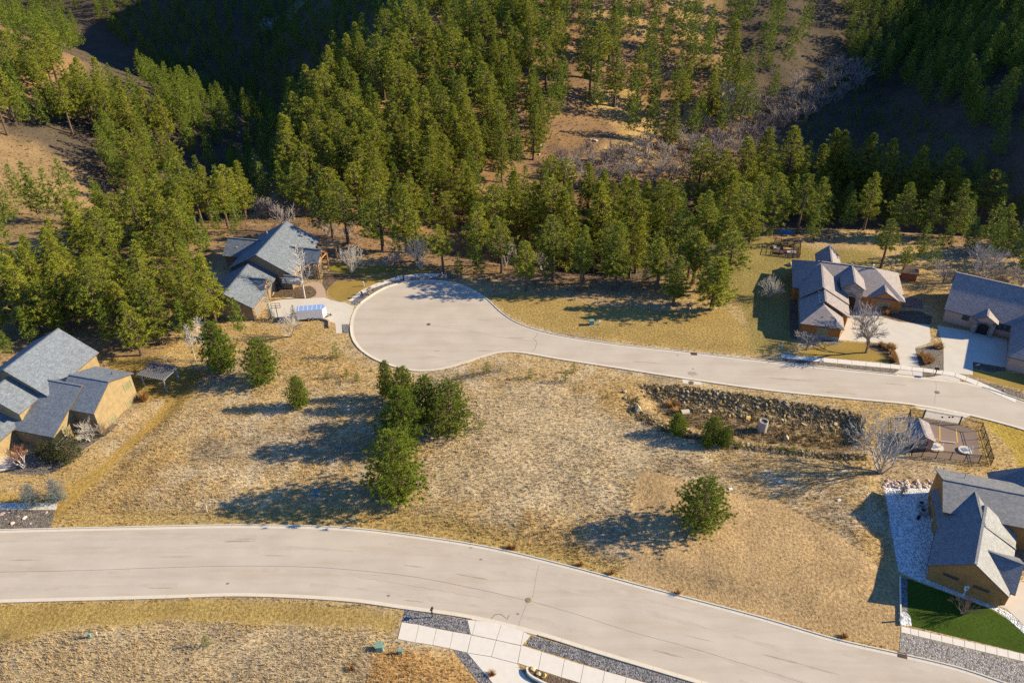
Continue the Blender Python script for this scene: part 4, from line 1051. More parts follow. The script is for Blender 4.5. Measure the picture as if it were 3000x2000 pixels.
for q in [(2690, 655, 765), (2760, 650, 748), (2830, 640, 742), (2900, 640, 765), (2962, 650, 775), (2875, 710, 795), (2725, 690, 790), (2990, 690, 800), (2250, 640, 700), (2180, 600, 690)]: add_pine_pt(*q, 'right')
CELLS = {}
def clear_of(p, lst, gap):
    ce = CELLS.setdefault(id(lst), [0, {}])
    while ce[0] < len(lst):
        q = lst[ce[0]]; ce[1].setdefault((int(q[0] // 9), int(q[1] // 9)), []).append((q[0], q[1])); ce[0] += 1
    a, b_ = int(p[0] // 9), int(p[1] // 9)
    return all((p[0] - u) ** 2 + (p[1] - v) ** 2 > gap * gap for i in (-1, 0, 1) for j in (-1, 0, 1) for u, v in ce[1].get((a + i, b_ + j), ()))
for q in [(1972, 755, 893), (2085, 750, 905), (2030, 680, 830), (2112, 640, 775), (1925, 700, 845), (2148, 640, 735), (1800, 690, 850), (1860, 640, 800), (1700, 700, 850), (1620, 640, 820), (1540, 705, 850), (1470, 640, 800), (1390, 660, 790), (2060, 745, 860), (2125, 690, 850)]: add_pine_pt(*q, 'edge' if q[0] > 1900 else 'row')
def scatter(poly, n_max, gap, hr, zone, tries=900):
    pts = hit(*in_poly_px(poly, tries).T)
    got = 0
    for p in pts:
        if got >= n_max: break
        if clear_of(p, PT, gap):
            PT.append((p[0], p[1], p[2], random.uniform(*hr), zone)); got += 1
scatter([(0, 880), (150, 830), (330, 720), (480, 640), (620, 700), (600, 860), (640, 960), (560, 1000), (440, 1010), (300, 985), (200, 960), (0, 965)], 40, 4.2, (11, 17), 'left', 1000)
scatter([(0, 300), (60, 230), (220, 60), (240, 150), (160, 230), (230, 330), (420, 300), (580, 370), (540, 420), (430, 460), (300, 440), (180, 390), (40, 400), (0, 420)], 62, 4.2, (13, 20), 'lefthill', 1500)
scatter([(300, 440), (430, 450), (480, 520), (560, 560), (650, 600), (740, 640), (640, 690), (500, 660), (420, 620), (340, 560)], 34, 4.4, (12, 18), 'lefthill')
scatter([(840, 470), (850, 380), (960, 270), (1060, 180), (1200, 110), (1290, 30), (1700, 20), (1660, 150), (1660, 320), (1600, 440), (1520, 540), (1330, 590), (1180, 600), (1040, 580), (900, 590), (840, 540)], 190, 4.4, (15, 22), 'hill', 3500)
scatter([(1690, 20), (2390, 20), (2370, 90), (2260, 300), (2200, 370), (2020, 440), (1900, 440), (1700, 330), (1680, 150)], 70, 6.2, (15, 22), 'openhill', 1800)
scatter([(1000, 600), (1250, 640), (1500, 700), (1800, 700), (1990, 690), (1980, 640), (1750, 600), (1400, 620), (1100, 590)], 40, 4.6, (13, 19), 'row', 1500)
scatter([(1330, 700), (1500, 770), (1750, 820), (2050, 800), (2150, 770), (2100, 700), (1700, 690), (1400, 670)], 24, 4.8, (12, 18), 'row', 900)
scatter([(770, 620), (1010, 650), (1250, 700), (1280, 660), (1000, 610), (790, 590)], 12, 5, (13, 18), 'row')
scatter([(440, 470), (520, 540), (420, 600), (360, 520)], 10, 4.5, (12, 17), 'lefthill')
scatter([(1990, 600), (2200, 540), (2400, 520), (2600, 560), (2850, 620), (2860, 680), (2700, 690), (2500, 690), (2300, 670), (2100, 670)], 48, 4.4, (13, 18), 'right', 1500)
scatter([(2760, 330), (2900, 200), (3000, 130), (3040, 430), (2940, 440), (2800, 430)], 16, 6, (13, 18), 'righthill')
FAR = []
def scatter_far(poly, n_max, gap, hr, tries=2200):
    pts = hit(*in_poly_px(poly, tries).T); got = 0
    for p in pts:
        if got >= n_max: break
        if clear_of(p, FAR, gap) and clear_of(p, PT, 3.4):
            FAR.append((p[0], p[1], p[2], random.uniform(*hr))); got += 1
scatter_far([(230, -60), (1330, -60), (1250, 40), (1000, 180), (850, 340), (830, 560), (720, 580), (600, 500), (640, 330), (560, 240), (330, 130)], 420, 4.6, (9, 15))
scatter_far([(400, 170), (480, 170), (560, 240), (650, 330), (620, 480), (560, 470), (500, 340), (430, 280)], 70, 4.2, (9, 15))
scatter_far([(2330, 300), (2450, 200), (2620, 300), (2800, 440), (2960, 560), (2700, 540), (2500, 440), (2360, 430)], 150, 3.4, (2.5, 6))
scatter_far([(2450, -60), (3060, -60), (3060, 150), (2760, 330), (2600, 330), (2480, 200)], 190, 5, (11, 17))
scatter_far([(2650, 330), (2800, 430), (2960, 450), (3060, 480), (3060, 640), (2700, 500), (2600, 420)], 26, 9, (10, 15))
scatter_far([(-60, 200), (60, 150), (230, 40), (230, -60), (-60, -60)], 50, 7, (12, 18))
for k in range(70):
    X_ = rng.uniform(112, 190) * (1 if k < 36 else -1); Y_ = rng.uniform(150, 215); FAR.append((X_, Y_, float(terrain(X_, Y_)), random.uniform(12, 18)))
# the trees beyond the frame that throw their shade into it
for y in np.arange(262, 440, 8.5):
    for x in (165 + 0.12 * (y - 260), 185, 205, 225, 245, 262):
        X_ = x + rng.uniform(-4, 4); Y_ = y + rng.uniform(-4, 4)
        FAR.append((X_, Y_, float(terrain(X_, Y_)), random.uniform(12, 17)))
ZL = {'left': ('in the grove between the tan and charcoal-roofed houses', 'pines of the grove between the two left houses'),
      'row': ('in the belt behind the turning circle and golden lot', 'pines in the belt behind the turning circle'),
      'edge': ('among the broad pines at the lawn edge of the golden lot', 'broad pines at the edge of the golden lot'),
      'right': ('in the belt on the slope behind the cedar-sided house', 'pines in the belt behind the cedar house'),
      'lefthill': ('on the hill with the striped grassy meadow', 'pines on the meadow hill'),
      'hill': ('in the dense stand covering the wooded ridge', 'pines of the dense stand on the ridge'),
      'openhill': ('scattered on the open rocky orange hillside', 'pines scattered on the open rocky hillside'),
      'righthill': ('on the dark slope across the creek', 'pines on the slope across the creek')}
LOOK = ['pine', 'flat-topped pine', 'cone-shaped pine', 'high-crowned pine', 'slim pine', 'broad pine', 'bare-trunked pine', 'low-skirted pine']
def seen(q): return q[3] / (q[1] * math.cos(PITCH) + (CAM_H - q[2]) * math.sin(PITCH))
PT.sort(key=lambda q: -seen(q))
MASS = PT[300:]; PT = PT[:300]
for i, (x, y, z, h, zone) in enumerate(PT):
    lb, gp = ZL[zone]
    s = h / 15.0; pi_ = random.randrange(len(PINES))
    lb = ('towering' if h > 17 else 'mid-height' if h > 13.5 else 'shorter') + ' ' + LOOK[pi_] + ' ' + lb
    w = s * random.uniform(0.9, 1.2) * {'row': 1.4, 'right': 1.4, 'left': 1.35, 'edge': 1.7}.get(zone, 1.28)
    tree('pine_tree', PINES, pi_, (x, y, z), random.uniform(0, 6.28), (w, w, s), lb, 'tree', gp)
# far wood: one mass
r_ = np.random.default_rng(77)
far_protos = []
for i in range(4):
    mb, v = pine_parts(500 + i, H=15, start=0.2, rad=0.2, nb=60, per=12, cl=0.8, top=0.8, clumps=4)
    far_protos.append(v)
vs = []
for x, y, z, h in FAR + [q[:4] for q in MASS]:
    v = far_protos[r_.integers(4)]; a = r_.uniform(0, 6.28); s = h / 15 * np.array([1.15, 1.15, 1.0])
    ca, sa = math.cos(a), math.sin(a)
    q = np.stack([v[:, 0] * ca - v[:, 1] * sa, v[:, 0] * sa + v[:, 1] * ca, v[:, 2]], 1) * s + np.array([x, y, z])
    vs.append(q)
vs = np.concatenate(vs)
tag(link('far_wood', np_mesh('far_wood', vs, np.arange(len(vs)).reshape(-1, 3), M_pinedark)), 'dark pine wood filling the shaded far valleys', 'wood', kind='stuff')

# ------------------------------------------------------------------ houses
def plan(a): return (math.cos(a), math.sin(a))

def roof_panel(house, top, rmat, tmat, th=0.17, name='roof_panel'):
    """one sloping roof plane with its fascia edges"""
    mb = MB(); n_ = len(top)
    mb.face(top, 0)
    lo = [(x, y, z - th) for x, y, z in top]
    mb.face(lo[::-1], 1)
    for k in range(n_):
        j = (k + 1) % n_
        mb.face([lo[k], lo[j], top[j], top[k]], 1)
    return mb.build(name, [rmat, tmat], house)

def volume(house, p0, ang, L, half, ze, zr, wmat, rmat, tmat, o=0.5, og=0.4, hip=(0, 0), base=-0.3, wall=True, stone=None, half2=None, ze2=None):
    """a gabled or hipped block: ridge starts at p0, runs L metres along ang; half = right side, half2 = left side (roof edges)"""
    d = np.array(plan(ang)); n_ = np.array([-d[1], d[0]])       # n_: left side
    p0 = np.array(p0[:2], float); p1 = p0 + d * L
    hl = half if half2 is None else half2; hr = half
    zl = ze if ze2 is None else ze2
    r0 = p0 + d * hip[0]; r1 = p1 - d * hip[1]
    q = lambda p, z: (p[0], p[1], z)
    l0, l1, e0, e1 = p0 + n_ * hl, p1 + n_ * hl, p0 - n_ * hr, p1 - n_ * hr
    roof_panel(house, [q(e0, ze), q(e1, ze), q(r1, zr), q(r0, zr)], rmat, tmat)
    roof_panel(house, [q(l1, zl), q(l0, zl), q(r0, zr), q(r1, zr)], rmat, tmat)
    if hip[0] > 0: roof_panel(house, [q(l0, zl), q(e0, ze), q(r0, zr)], rmat, tmat)
    if hip[1] > 0: roof_panel(house, [q(e1, ze), q(l1, zl), q(r1, zr)], rmat, tmat)
    cap = MB(); cap.bar(q(r0, zr + 0.02), q(r1, zr + 0.02), 0.34, 0.07); cap.build('ridge_cap', rmat, house)
    if not wall: return
    sr = (zr - ze) / hr; sl = (zr - zl) / hl
    a0, a1 = p0 + d * (og if not hip[0] else o), p1 - d * (og if not hip[1] else o)
    zwr = ze + sr * o - 0.2; zwl = zl + sl * o - 0.2
    A, B = a0 - n_ * (hr - o), a1 - n_ * (hr - o)
    Cc, D = a1 + n_ * (hl - o), a0 + n_ * (hl - o)
    mb = MB()
    mb.face([q(A, base), q(B, base), q(B, zwr), q(A, zwr)])
    mb.face([q(Cc, base), q(D, base), q(D, zwl), q(Cc, zwl)])
    g0 = [q(D, base), q(A, base), q(A, zwr)] + ([q(a0, zr - 0.2)] if not hip[0] else []) + [q(D, zwl)]
    g1 = [q(B, base), q(Cc, base), q(Cc, zwl)] + ([q(a1, zr - 0.2)] if not hip[1] else []) + [q(B, zwr)]
    mb.face(g0); mb.face(g1)
    w = mb.build('wall', wmat, house)
    if stone:
        st = MB(); e = 0.06
        ring = [A + (A - (A + Cc) / 2) / np.linalg.norm(A - Cc) * e * 2, B + (B - (B + D) / 2) / np.linalg.norm(B - D) * e * 2, Cc + (Cc - (A + Cc) / 2) / np.linalg.norm(A - Cc) * e * 2, D + (D - (B + D) / 2) / np.linalg.norm(B - D) * e * 2]
        st.prism([tuple(p) for p in ring], base, stone)
        st.build('stone_base', M_stone, w)
    return dict(A=A, B=B, C=Cc, D=D, d=d, n=n_, a0=a0, a1=a1, zw=zwr)

def window(house, c, face, z, w, h, fmat=None, pane=None, name='window', mull=1):
    """frame and panes standing proud of a wall; c plan point on the wall, face = outward plan direction"""
    f = np.array(face, float); f /= np.linalg.norm(f); t = np.array([-f[1], f[0]])
    fm = MB()
    P = lambda u, v, k: (c[0] + t[0] * u + f[0] * k, c[1] + t[1] * u + f[1] * k, z + v)
    def bx(u0, u1, v0, v1, k0, k1, m_):
        m_.hexa([P(u1, v0, k0), P(u0, v0, k0), P(u0, v0, k1), P(u1, v0, k1)], [P(u1, v1, k0), P(u0, v1, k0), P(u0, v1, k1), P(u1, v1, k1)])
    b_ = 0.11
    bx(-w / 2 - b_, w / 2 + b_, -b_, 0, -0.05, 0.07, fm); bx(-w / 2 - b_, w / 2 + b_, h, h + b_, -0.05, 0.07, fm)
    bx(-w / 2 - b_, -w / 2, 0, h, -0.05, 0.07, fm); bx(w / 2, w / 2 + b_, 0, h, -0.05, 0.07, fm)
    fr = fm.build(name, fmat or M_trimT, house)
    for i in range(mull):
        g = MB(); s_ = w / mull
        bx(-w / 2 + i * s_ + 0.03, -w / 2 + (i + 1) * s_ - 0.03, 0.03, h - 0.03, -0.05, 0.025, g)
        g.build('pane', pane or M_glass, fr)
    return fr

def on_wall(px, py, P0, d):
    """plan point + height where the ray through a pixel meets the vertical plane through P0 along plan dir d"""
    r = ray(px, py); n_ = np.array([-d[1], d[0]])
    t = (n_ @ np.array(P0[:2])) / (n_ @ r[:2])
    return (r[0] * t, r[1] * t), CAM_H + r[2] * t

def win_px(house, f, x, y, P0, d, face, w, h, **k):
    q = f(x, y); c, z = on_wall(*q, P0, d)
    return window(house, c, face, z - h / 2, w, h, **k)

def vent(house, x, y, z, h=0.5, mat=None, cap=False, r=0.07, name='vent_pipe'):
    w = W(x, y, z); mb = MB(); mb.tube((w[0], w[1], z - 0.6), (w[0], w[1], z + h), r, r, 8)
    if cap: mb.tube((w[0], w[1], z + h), (w[0], w[1], z + h + 0.15), r * 1.8, r * 0.6, 8)
    return mb.build(name, mat or M_galv, house)

def gutter(house, a, b_, z):
    mb = MB(); mb.bar((a[0], a[1], z), (b_[0], b_[1], z), 0.13, 0.11)
    return mb.build('gutter', M_trimB, house)

# --- D: ochre house, bottom right
hD = empty('house', (66, 77, 0)); tag(hD, 'ochre-walled house with a taupe shingle roof and angled garage wing', 'house')
_o = hD.location.copy()
hD.location = (0, 0, 0)
aD = R(58.2)
D1 = volume(hD, (61.15, 69.9), aD, 12.5, 4.98, 3.0, 6.35, M_sideD, M_shD, M_trimB)
D2 = volume(hD, (65.6, 76.6), R(73.5), 9.0, 5.0, 3.15, 6.3, M_sideD, M_shD, M_trimB)
D3 = volume(hD, (63.55, 85.35), R(-17), 22, 4.75, 4.65, 6.75, M_sideD, M_shD, M_trimB)
D4 = volume(hD, (63.3, 73.8), R(-31.8), 5.9, 3.6, 2.95, 5.45, M_sideD, M_shD, M_trimB)
D5 = volume(hD, (77.3, 84.0), R(73), 5.2, 5.2, 3.2, 5.9, M_sideD, M_shD, M_trimB)
fD = (-math.cos(aD), -math.sin(aD))
for x, y in ((770, 1185), (1075, 1308)):
    win_px(hD, fd, x, y, D1['A'], D1['n'], fD, 1.75, 0.28, fmat=M_trimB, pane=M_glass)
vent(hD, *fd(915, 180), 6.2, 0.4); gutter(hD, D1['D'] + D1['n'] * 0.5 - D1['d'] * 0.4, D1['C'] + D1['n'] * 0.5, 2.9)
mb = MB(); mb.box((*fd(0, 0), 0), (0.1, 0.1, 0.1)); mb = MB()
gp = W(*fd(665, 640), 0)
# garage doors on the drive side
for k_ in (2.5, 6.4):
    p = D1['A'] + D1['d'] * k_
    window(hD, p, -D1['n'], 0.05, 2.7, 2.2, fmat=M_trimT, pane=M_door, name='garage_door', mull=1)
# --- yard equipment by the ochre house
def ac_unit(px, label, s=0.9):
    w = W(*px); e = empty('air_conditioner', (w[0], w[1], 0.03), R(-17))
    m1 = MB(); m1.box((0, 0, 0.08), (s, s, 0.75)); m1.build('casing', M_galv, e)
    m2 = MB(); m2.tube((0, 0, 0.832), (0, 0, 0.86), s * 0.38, s * 0.36, 16); m2.build('fan_grille', M_iron, e)
    m3 = MB(); m3.box((0, 0, 0), (s * 1.2, s * 1.2, 0.078)); m3.build('pad', M_pipe, e)
    tag(e, label, 'air conditioner')
ac_unit(fd(462, 488), 'square air conditioner further from the ochre gable corner'); ac_unit(fd(478, 560), 'square air conditioner between its twin and the picket panel')
w = W(*fd(440, 612)); mb = MB(); mb.tube((0, 0, 0), (0, 0, 0.55), 0.22, 0.24, 12); mb.tube((0, 0, 0.55), (0, 0, 0.6), 0.26, 0.2, 12)
o = mb.build('utility_drum', M_iron, None); o.location = (w[0], w[1], 0.03); tag(o, 'small black drum on the white rock yard', 'drum')
pk = empty('picket_panel', (0, 0, 0)); tag(pk, 'short white picket panel beside the ochre garage wing', 'fence')
a_, b_ = W(*fd(555, 668)), W(*fd(640, 690))
for i in range(7):
    t = i / 6; p = a_ + (b_ - a_) * t
    mb = MB(); q = R(20); mb.box((p[0], p[1], 0), (0.16, 0.03, 1.35), q); mb.face([(p[0] - 0.08, p[1], 1.35), (p[0] + 0.08, p[1], 1.35), (p[0], p[1], 1.5)])
    mb.build('picket', M_white, pk)
mb = MB(); mb.bar((*a_[:2], 0.4), (*b_[:2], 0.4), 0.04, 0.08); mb.bar((*a_[:2], 1.1), (*b_[:2], 1.1), 0.04, 0.08); mb.build('rail', M_white, pk)

# --- C: cedar-sided house, right centre
hC = empty('house'); tag(hC, 'cedar-sided house with brown shingle roof and stone entry arch', 'house')
aC = R(74.5)
C1 = volume(hC, (61.35, 131.5), aC, 18, 4.2, 3.2, 5.75, M_sideC, M_shC, M_trimB, hip=(4.2, 0), stone=0.95)
C1b = volume(hC, (62.9, 136.0), aC, 13.0, 5.3, 3.25, 6.2, M_sideC, M_shC, M_trimB, half2=4.05)
C1c = volume(hC, (63.9, 140.8), aC, 10.5, 5.7, 3.45, 6.6, M_sideC, M_shC, M_trimB, half2=4.1)
C2 = volume(hC, (61.6, 152.8), R(-15.5), 22.5, 6.4, 3.2, 6.9, M_sideC, M_shC, M_trimB, hip=(5.4, 6.2))
C3 = volume(hC, (77.6, 141.6), R(75), 9.5, 3.0, 3.15, 4.95, M_sideC, M_shC, M_trimB, stone=0.95)
C4 = volume(hC, W(*fc(985, 470), 6.9), R(75), 8.5, 2.45, 5.3, 6.9, M_stone, M_shC, M_trimB, o=0.35)
C5 = volume(hC, (61.9, 133.2), aC, 3.6, 1.55, 3.1, 4.35, M_sideC, M_shC, M_trimB, o=0.3, og=0.85)
C6 = volume(hC, (69.9, 153.2), R(75), 8.0, 2.7, 3.3, 5.9, M_sideC, M_shC, M_trimB)
fS = -C1['d']
mid = (C1['A'] + C1['D']) / 2
window(hC, C1['a0'] + fS * 0.02 + C1['n'] * (-0.3), fS, 1.1, 1.9, 1.35, mull=2, pane=M_blind)
for s_ in (-1.35, 1.35):
    p = C1['a0'] + C1['n'] * (-0.3 + s_); 
window(hC, C3['a0'] - C3['d'] * 0.07, -C3['d'], 1.0, 2.3, 1.3, mull=3, pane=M_glass)
# stone arch opening of the entry tower
def arch(house, c, face, w, h, mat=M_dark, name='arch_opening', rim=M_stone):
    f = np.array(face, float); t = np.array([-f[1], f[0]])
    pts = [(-w / 2, 0)] + [(w / 2, 0)] + [(math.cos(a) * w / 2, h - w / 2 * 0.75 + math.sin(a) * w / 2 * 0.75) for a in np.linspace(0, math.pi, 12)]
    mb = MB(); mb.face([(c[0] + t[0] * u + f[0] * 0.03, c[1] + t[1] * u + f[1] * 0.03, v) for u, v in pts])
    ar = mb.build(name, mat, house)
    rb = MB()
    arc = [(math.cos(a) * w / 2, h - w / 2 * 0.75 + math.sin(a) * w / 2 * 0.75) for a in np.linspace(0, math.pi, 12)]
    line = [(w / 2, 0)] + arc + [(-w / 2, 0)]
    for (u0, v0), (u1, v1) in zip(line[:-1], line[1:]):
        rb.bar((c[0] + t[0] * u0 + f[0] * 0.09, c[1] + t[1] * u0 + f[1] * 0.09, v0), (c[0] + t[0] * u1 + f[0] * 0.09, c[1] + t[1] * u1 + f[1] * 0.09, v1), 0.22, 0.22)
    rb.build('arch_rim', rim, ar)
    return ar
arch(hC, C4['a0'], -C4['d'], 2.3, 3.6)
for k_ in (2.2, 6.0):
    p = C1['A'] + C1['d'] * k_
    window(hC, p, -C1['n'], 0.05, 2.8, 2.2, fmat=M_trimB, pane=M_timber, name='garage_door')
for i, y in enumerate((602, 647, 690, 733)): vent(hC, *fc(517 + i * 4, y), 5.2, 0.3, M_white, True, 0.09)
vent(hC, *fc(1203, 285), 6.8, 0.8, M_white, True, 0.14, 'chimney_flue')
vent(hC, *fc(515, 210), 4.8, 0.4, M_white)
window(hC, C1b['D'] + C1b['d'] * 3, C1b['n'], 1.0, 1.2, 1.3)

# --- E: pink stucco house, far right
hE = empty('house'); tag(hE, 'pink stucco house with a big shaded roof and arched entry', 'house')
E1 = volume(hE, (92.0, 144.1), R(-30), 26, 6.85, 3.0, 8.4, M_stucco, M_shC, M_trimB)
E2 = volume(hE, (98.3, 118.6), R(60), 18, 6.0, 3.0, 7.3, M_stucco, M_shC, M_trimB, hip=(5.2, 0))
E3 = volume(hE, (94.55, 133.2), R(60), 6, 2.27, 3.2, 4.45, M_stucco, M_shC, M_trimB, o=0.3)
arch(hE, E3['a0'], -E3['d'], 2.3, 2.7)
fE = -E1['n'] * -1.0
face = -np.array([-math.sin(R(-30)), math.cos(R(-30))])
win_px(hE, fe, 645, 512, E1['A'], E1['d'], face, 1.1, 1.0, fmat=M_trimB)
win_px(hE, fe, 1010, 605, E1['A'], E1['d'], face, 2.6, 1.2, fmat=M_trimB, mull=3)
window(hE, E2['a0'] + E2['n'] * 1.6 - E2['d'] * 0.0, -E2['d'], 1.2, 1.3, 1.1, fmat=M_trimB)
for s_ in (-1.55, 1.55):
    mb = MB(); p = E3['a0'] + E3['n'] * s_ - E3['d'] * 0.25; mb.box((p[0], p[1], -0.2), (0.75, 0.6, 3.1), R(60)); mb.build('stone_pier', M_stone, hE)
mb = MB(); p = W(*fe(890, 210), 6.3); mb.box((p[0], p[1], 5.9), (4.2, 0.7, 0.45), R(-30)); mb.build('skylight', M_galv, hE)

# --- B: charcoal-roofed house beside the turning circle
hB = empty('house'); tag(hB, 'charcoal-roofed timber and beige house beside the turning circle', 'house')
aB = R(80.5)
B1 = volume(hB, (-55.1, 151.7), aB, 16.8, 7.6, 4.0, 8.25, M_sideB, M_shB, M_trimB, o=0.7, og=0.6)
B2 = volume(hB, (-58.6, 138.8), R(83), 15.5, 5.75, 3.2, 6.25, M_sideB, M_shB, M_trimB)
B3 = volume(hB, (-57.4, 147.2), R(-10), 5.5, 1.75, 3.95, 5.45, M_sideB, M_shB, M_trimB, o=0.3, base=3.0)
B4 = volume(hB, (-65.4, 164.6), R(-10.5), 10, 3.9, 3.2, 5.9, M_sideB, M_shB, M_trimB)
B5 = volume(hB, (-52.5, 160.2), R(-12), 10.2, 2.7, 4.0, 6.2, M_sideB, M_shB, M_trimB, o=0.4, og=1.4)
B6 = volume(hB, (-49.5, 150.3), R(-9), 4.2, 1.5, 3.0, 4.1, M_sideB, M_shB, M_trimB, o=0.3, wall=False)
def truss(house, V, half, ze, zr, og, ang, foot=0.0):
    d = np.array(plan(ang)); n_ = np.array([-d[1], d[0]]); p = V['a1'] + d * (og - 0.2)
    mb = MB()
    Lp, Rp, T = p + n_ * (half - 0.25), p - n_ * (half - 0.25), p
    mb.bar((*Lp, ze + 0.05), (*T, zr - 0.25), 0.2); mb.bar((*Rp, ze + 0.05), (*T, zr - 0.25), 0.2)
    mb.bar((*Lp, ze + 0.1), (*Rp, ze + 0.1), 0.2); mb.bar((*T, ze + 0.1), (*T, zr - 0.3), 0.16)
    mb.build('timber_truss', M_timber, house)
    if foot is not None:
        for q in (Lp, Rp):
            m2 = MB(); m2.bar((*q, foot), (*q, ze + 0.1), 0.28); m2.build('timber_post', M_timber, house)
truss(hB, B5, 2.7, 4.0, 6.2, 1.4, R(-12)); truss(hB, B3, 1.75, 3.95, 5.45, 0.4, R(-10), None)
for s_, k_ in ((0.4, 1.3), (-0.4, 1.3)):
    pass
window(hB, B5['a1'], plan(R(-12)), 2.0, 1.6, 1.8, fmat=M_trimW, mull=2)
for k_ in (1.2, 4.7):
    p = B2['A'] + B2['d'] * (k_ + 1.2)
    window(hB, p, -B2['n'], 0.05, 2.7, 2.3, fmat=M_timber, pane=M_door, name='garage_door')
window(hB, B3['a1'], B3['d'], 4.15, 1.0, 0.8, fmat=M_trimW)
vent(hB, *fb(830, 240), 6.6, 0.5, M_white); vent(hB, *fb(430, 440), 4.4, 0.4, M_white)
arch(hB, B1['A'] * 0.75 + B1['B'] * 0.25, -B1['n'], 2.2, 2.7, rim=M_timber)
# deck at the back corner
mb = MB(); p = W(*fb(1610, 430), 3.2)
for dx, dy in ((0, 0), (2.4, -0.4)):
    m2 = MB(); m2.bar((p[0] + dx, p[1] + dy, -0.4), (p[0] + dx, p[1] + dy, 3.2), 0.25); m2.build('deck_post', M_timber, hB)
mb.box((p[0] + 0.9, p[1] + 1.2, 3.1), (3.4, 3.2, 0.2), R(-12)); mb.build('deck', M_timber, hB)

# --- A: tan house on the left
hA = empty('house'); tag(hA, 'two-storey tan house with grey shingle roofs in several steps', 'house')
aA = R(75.5)
A1 = volume(hA, (-85.6, 107.7), aA, 13.2, 7.1, 6.0, 10.1, M_sideA, M_shA, M_trimB)
A2 = volume(hA, (-86.7, 103.0), aA, 7, 5.4, 5.5, 8.5, M_sideA, M_shA, M_trimB)
dA = R(165.5)
A3 = volume(hA, (-73.1, 107.4), dA, 15, 5.0, 4.8, 7.05, M_sideA, M_shA, M_trimB, half2=8.9, ze2=3.0)
A4 = volume(hA, (-68.55, 107.8), dA, 8, 5.75, 5.3, 7.65, M_sideA, M_shA, M_trimB, half2=5.3, ze2=4.75)
A5 = volume(hA, (-91.5, 96.0), aA, 12, 7.4, 3.2, 6.2, M_sideA, M_shA, M_trimB)
fa = zoom(3.734, 0, 940)
fcE = np.array(plan(R(-14.5)))
for x, y, w_, h_, mu_ in ((1395, 705, 1.7, 1.5, 2), (1410, 900, 1.1, 1.1, 1), (1230, 1080, 1.7, 1.1, 2)):
    win_px(hA, fa, x, y, A4['a0'], A4['n'], fcE, w_, h_, mull=mu_, pane=M_blind)
win_px(hA, fa, 712, 1200, A3['a0'], A3['n'], fcE, 0.9, 1.5, pane=M_blind)
# porch recess on the corner with its rail and stone pier
c_, z_ = on_wall(*fa(635, 1260), A3['a0'], A3['n'])
mb = MB(); t = A3['n']
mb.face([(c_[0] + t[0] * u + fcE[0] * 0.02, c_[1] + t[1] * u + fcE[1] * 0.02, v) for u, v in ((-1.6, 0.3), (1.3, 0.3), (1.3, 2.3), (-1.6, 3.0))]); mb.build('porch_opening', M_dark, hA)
mb = MB()
for k in range(9):
    u = -1.5 + k * 0.34; mb.bar((c_[0] + t[0] * u + fcE[0] * 0.1, c_[1] + t[1] * u + fcE[1] * 0.1, 0.3), (c_[0] + t[0] * u + fcE[0] * 0.1, c_[1] + t[1] * u + fcE[1] * 0.1, 1.15), 0.05)
for v in (0.35, 1.15): mb.bar((c_[0] - t[0] * 1.55 + fcE[0] * 0.1, c_[1] - t[1] * 1.55 + fcE[1] * 0.1, v), (c_[0] + t[0] * 1.3 + fcE[0] * 0.1, c_[1] + t[1] * 1.3 + fcE[1] * 0.1, v), 0.07)
mb.build('porch_railing', M_white, hA)
mb = MB(); p = W(*fa(610, 1390), 0); mb.box((p[0], p[1], -0.2), (0.7, 0.7, 1.5), dA); mb.build('stone_pier', M_stone, hA)
vent(hA, *fa(1225, 580), 6.4, 0.4, M_iron); vent(hA, *fa(195, 392), 7.6, 0.4, M_white)
gutter(hA, A4['D'] + A4['n'] * 0.5, A4['C'] + A4['n'] * 0.5, 4.65)
# pergola
pg = empty('pergola'); tag(pg, 'grey lattice pergola on four posts beside the tan house', 'pergola')
cs = [W(*fa(x, y), 2.9) for x, y in ((1495, 590), (1790, 650), (1925, 510), (1660, 450))]
e1 = cs[1] - cs[0]; e2 = cs[3] - cs[0]
for i in range(15):
    t = i / 14; mb = MB(); p = cs[0] + e1 * t; mb.bar(tuple(p), tuple(p + e2), 0.07, 0.14); mb.build('slat', M_pergola, pg)
for i in range(12):
    t = i / 11; mb = MB(); p = cs[0] + e2 * t + np.array([0, 0, 0.14]); mb.bar(tuple(p), tuple(p + e1), 0.07, 0.07); mb.build('slat', M_pergola, pg)
for u, v in ((0.1, 0.08), (0.92, 0.08), (0.92, 0.92), (0.1, 0.92)):
    p = cs[0] + e1 * u + e2 * v; mb = MB(); mb.bar((p[0], p[1], -0.2), (p[0], p[1], 2.85), 0.24); mb.build('post', M_pergola, pg)
for v in (0.08, 0.92):
    p = cs[0] + e2 * v - np.array([0, 0, 0.17]); mb = MB(); mb.bar(tuple(p), tuple(p + e1), 0.16, 0.2); mb.build('beam', M_pergola, pg)

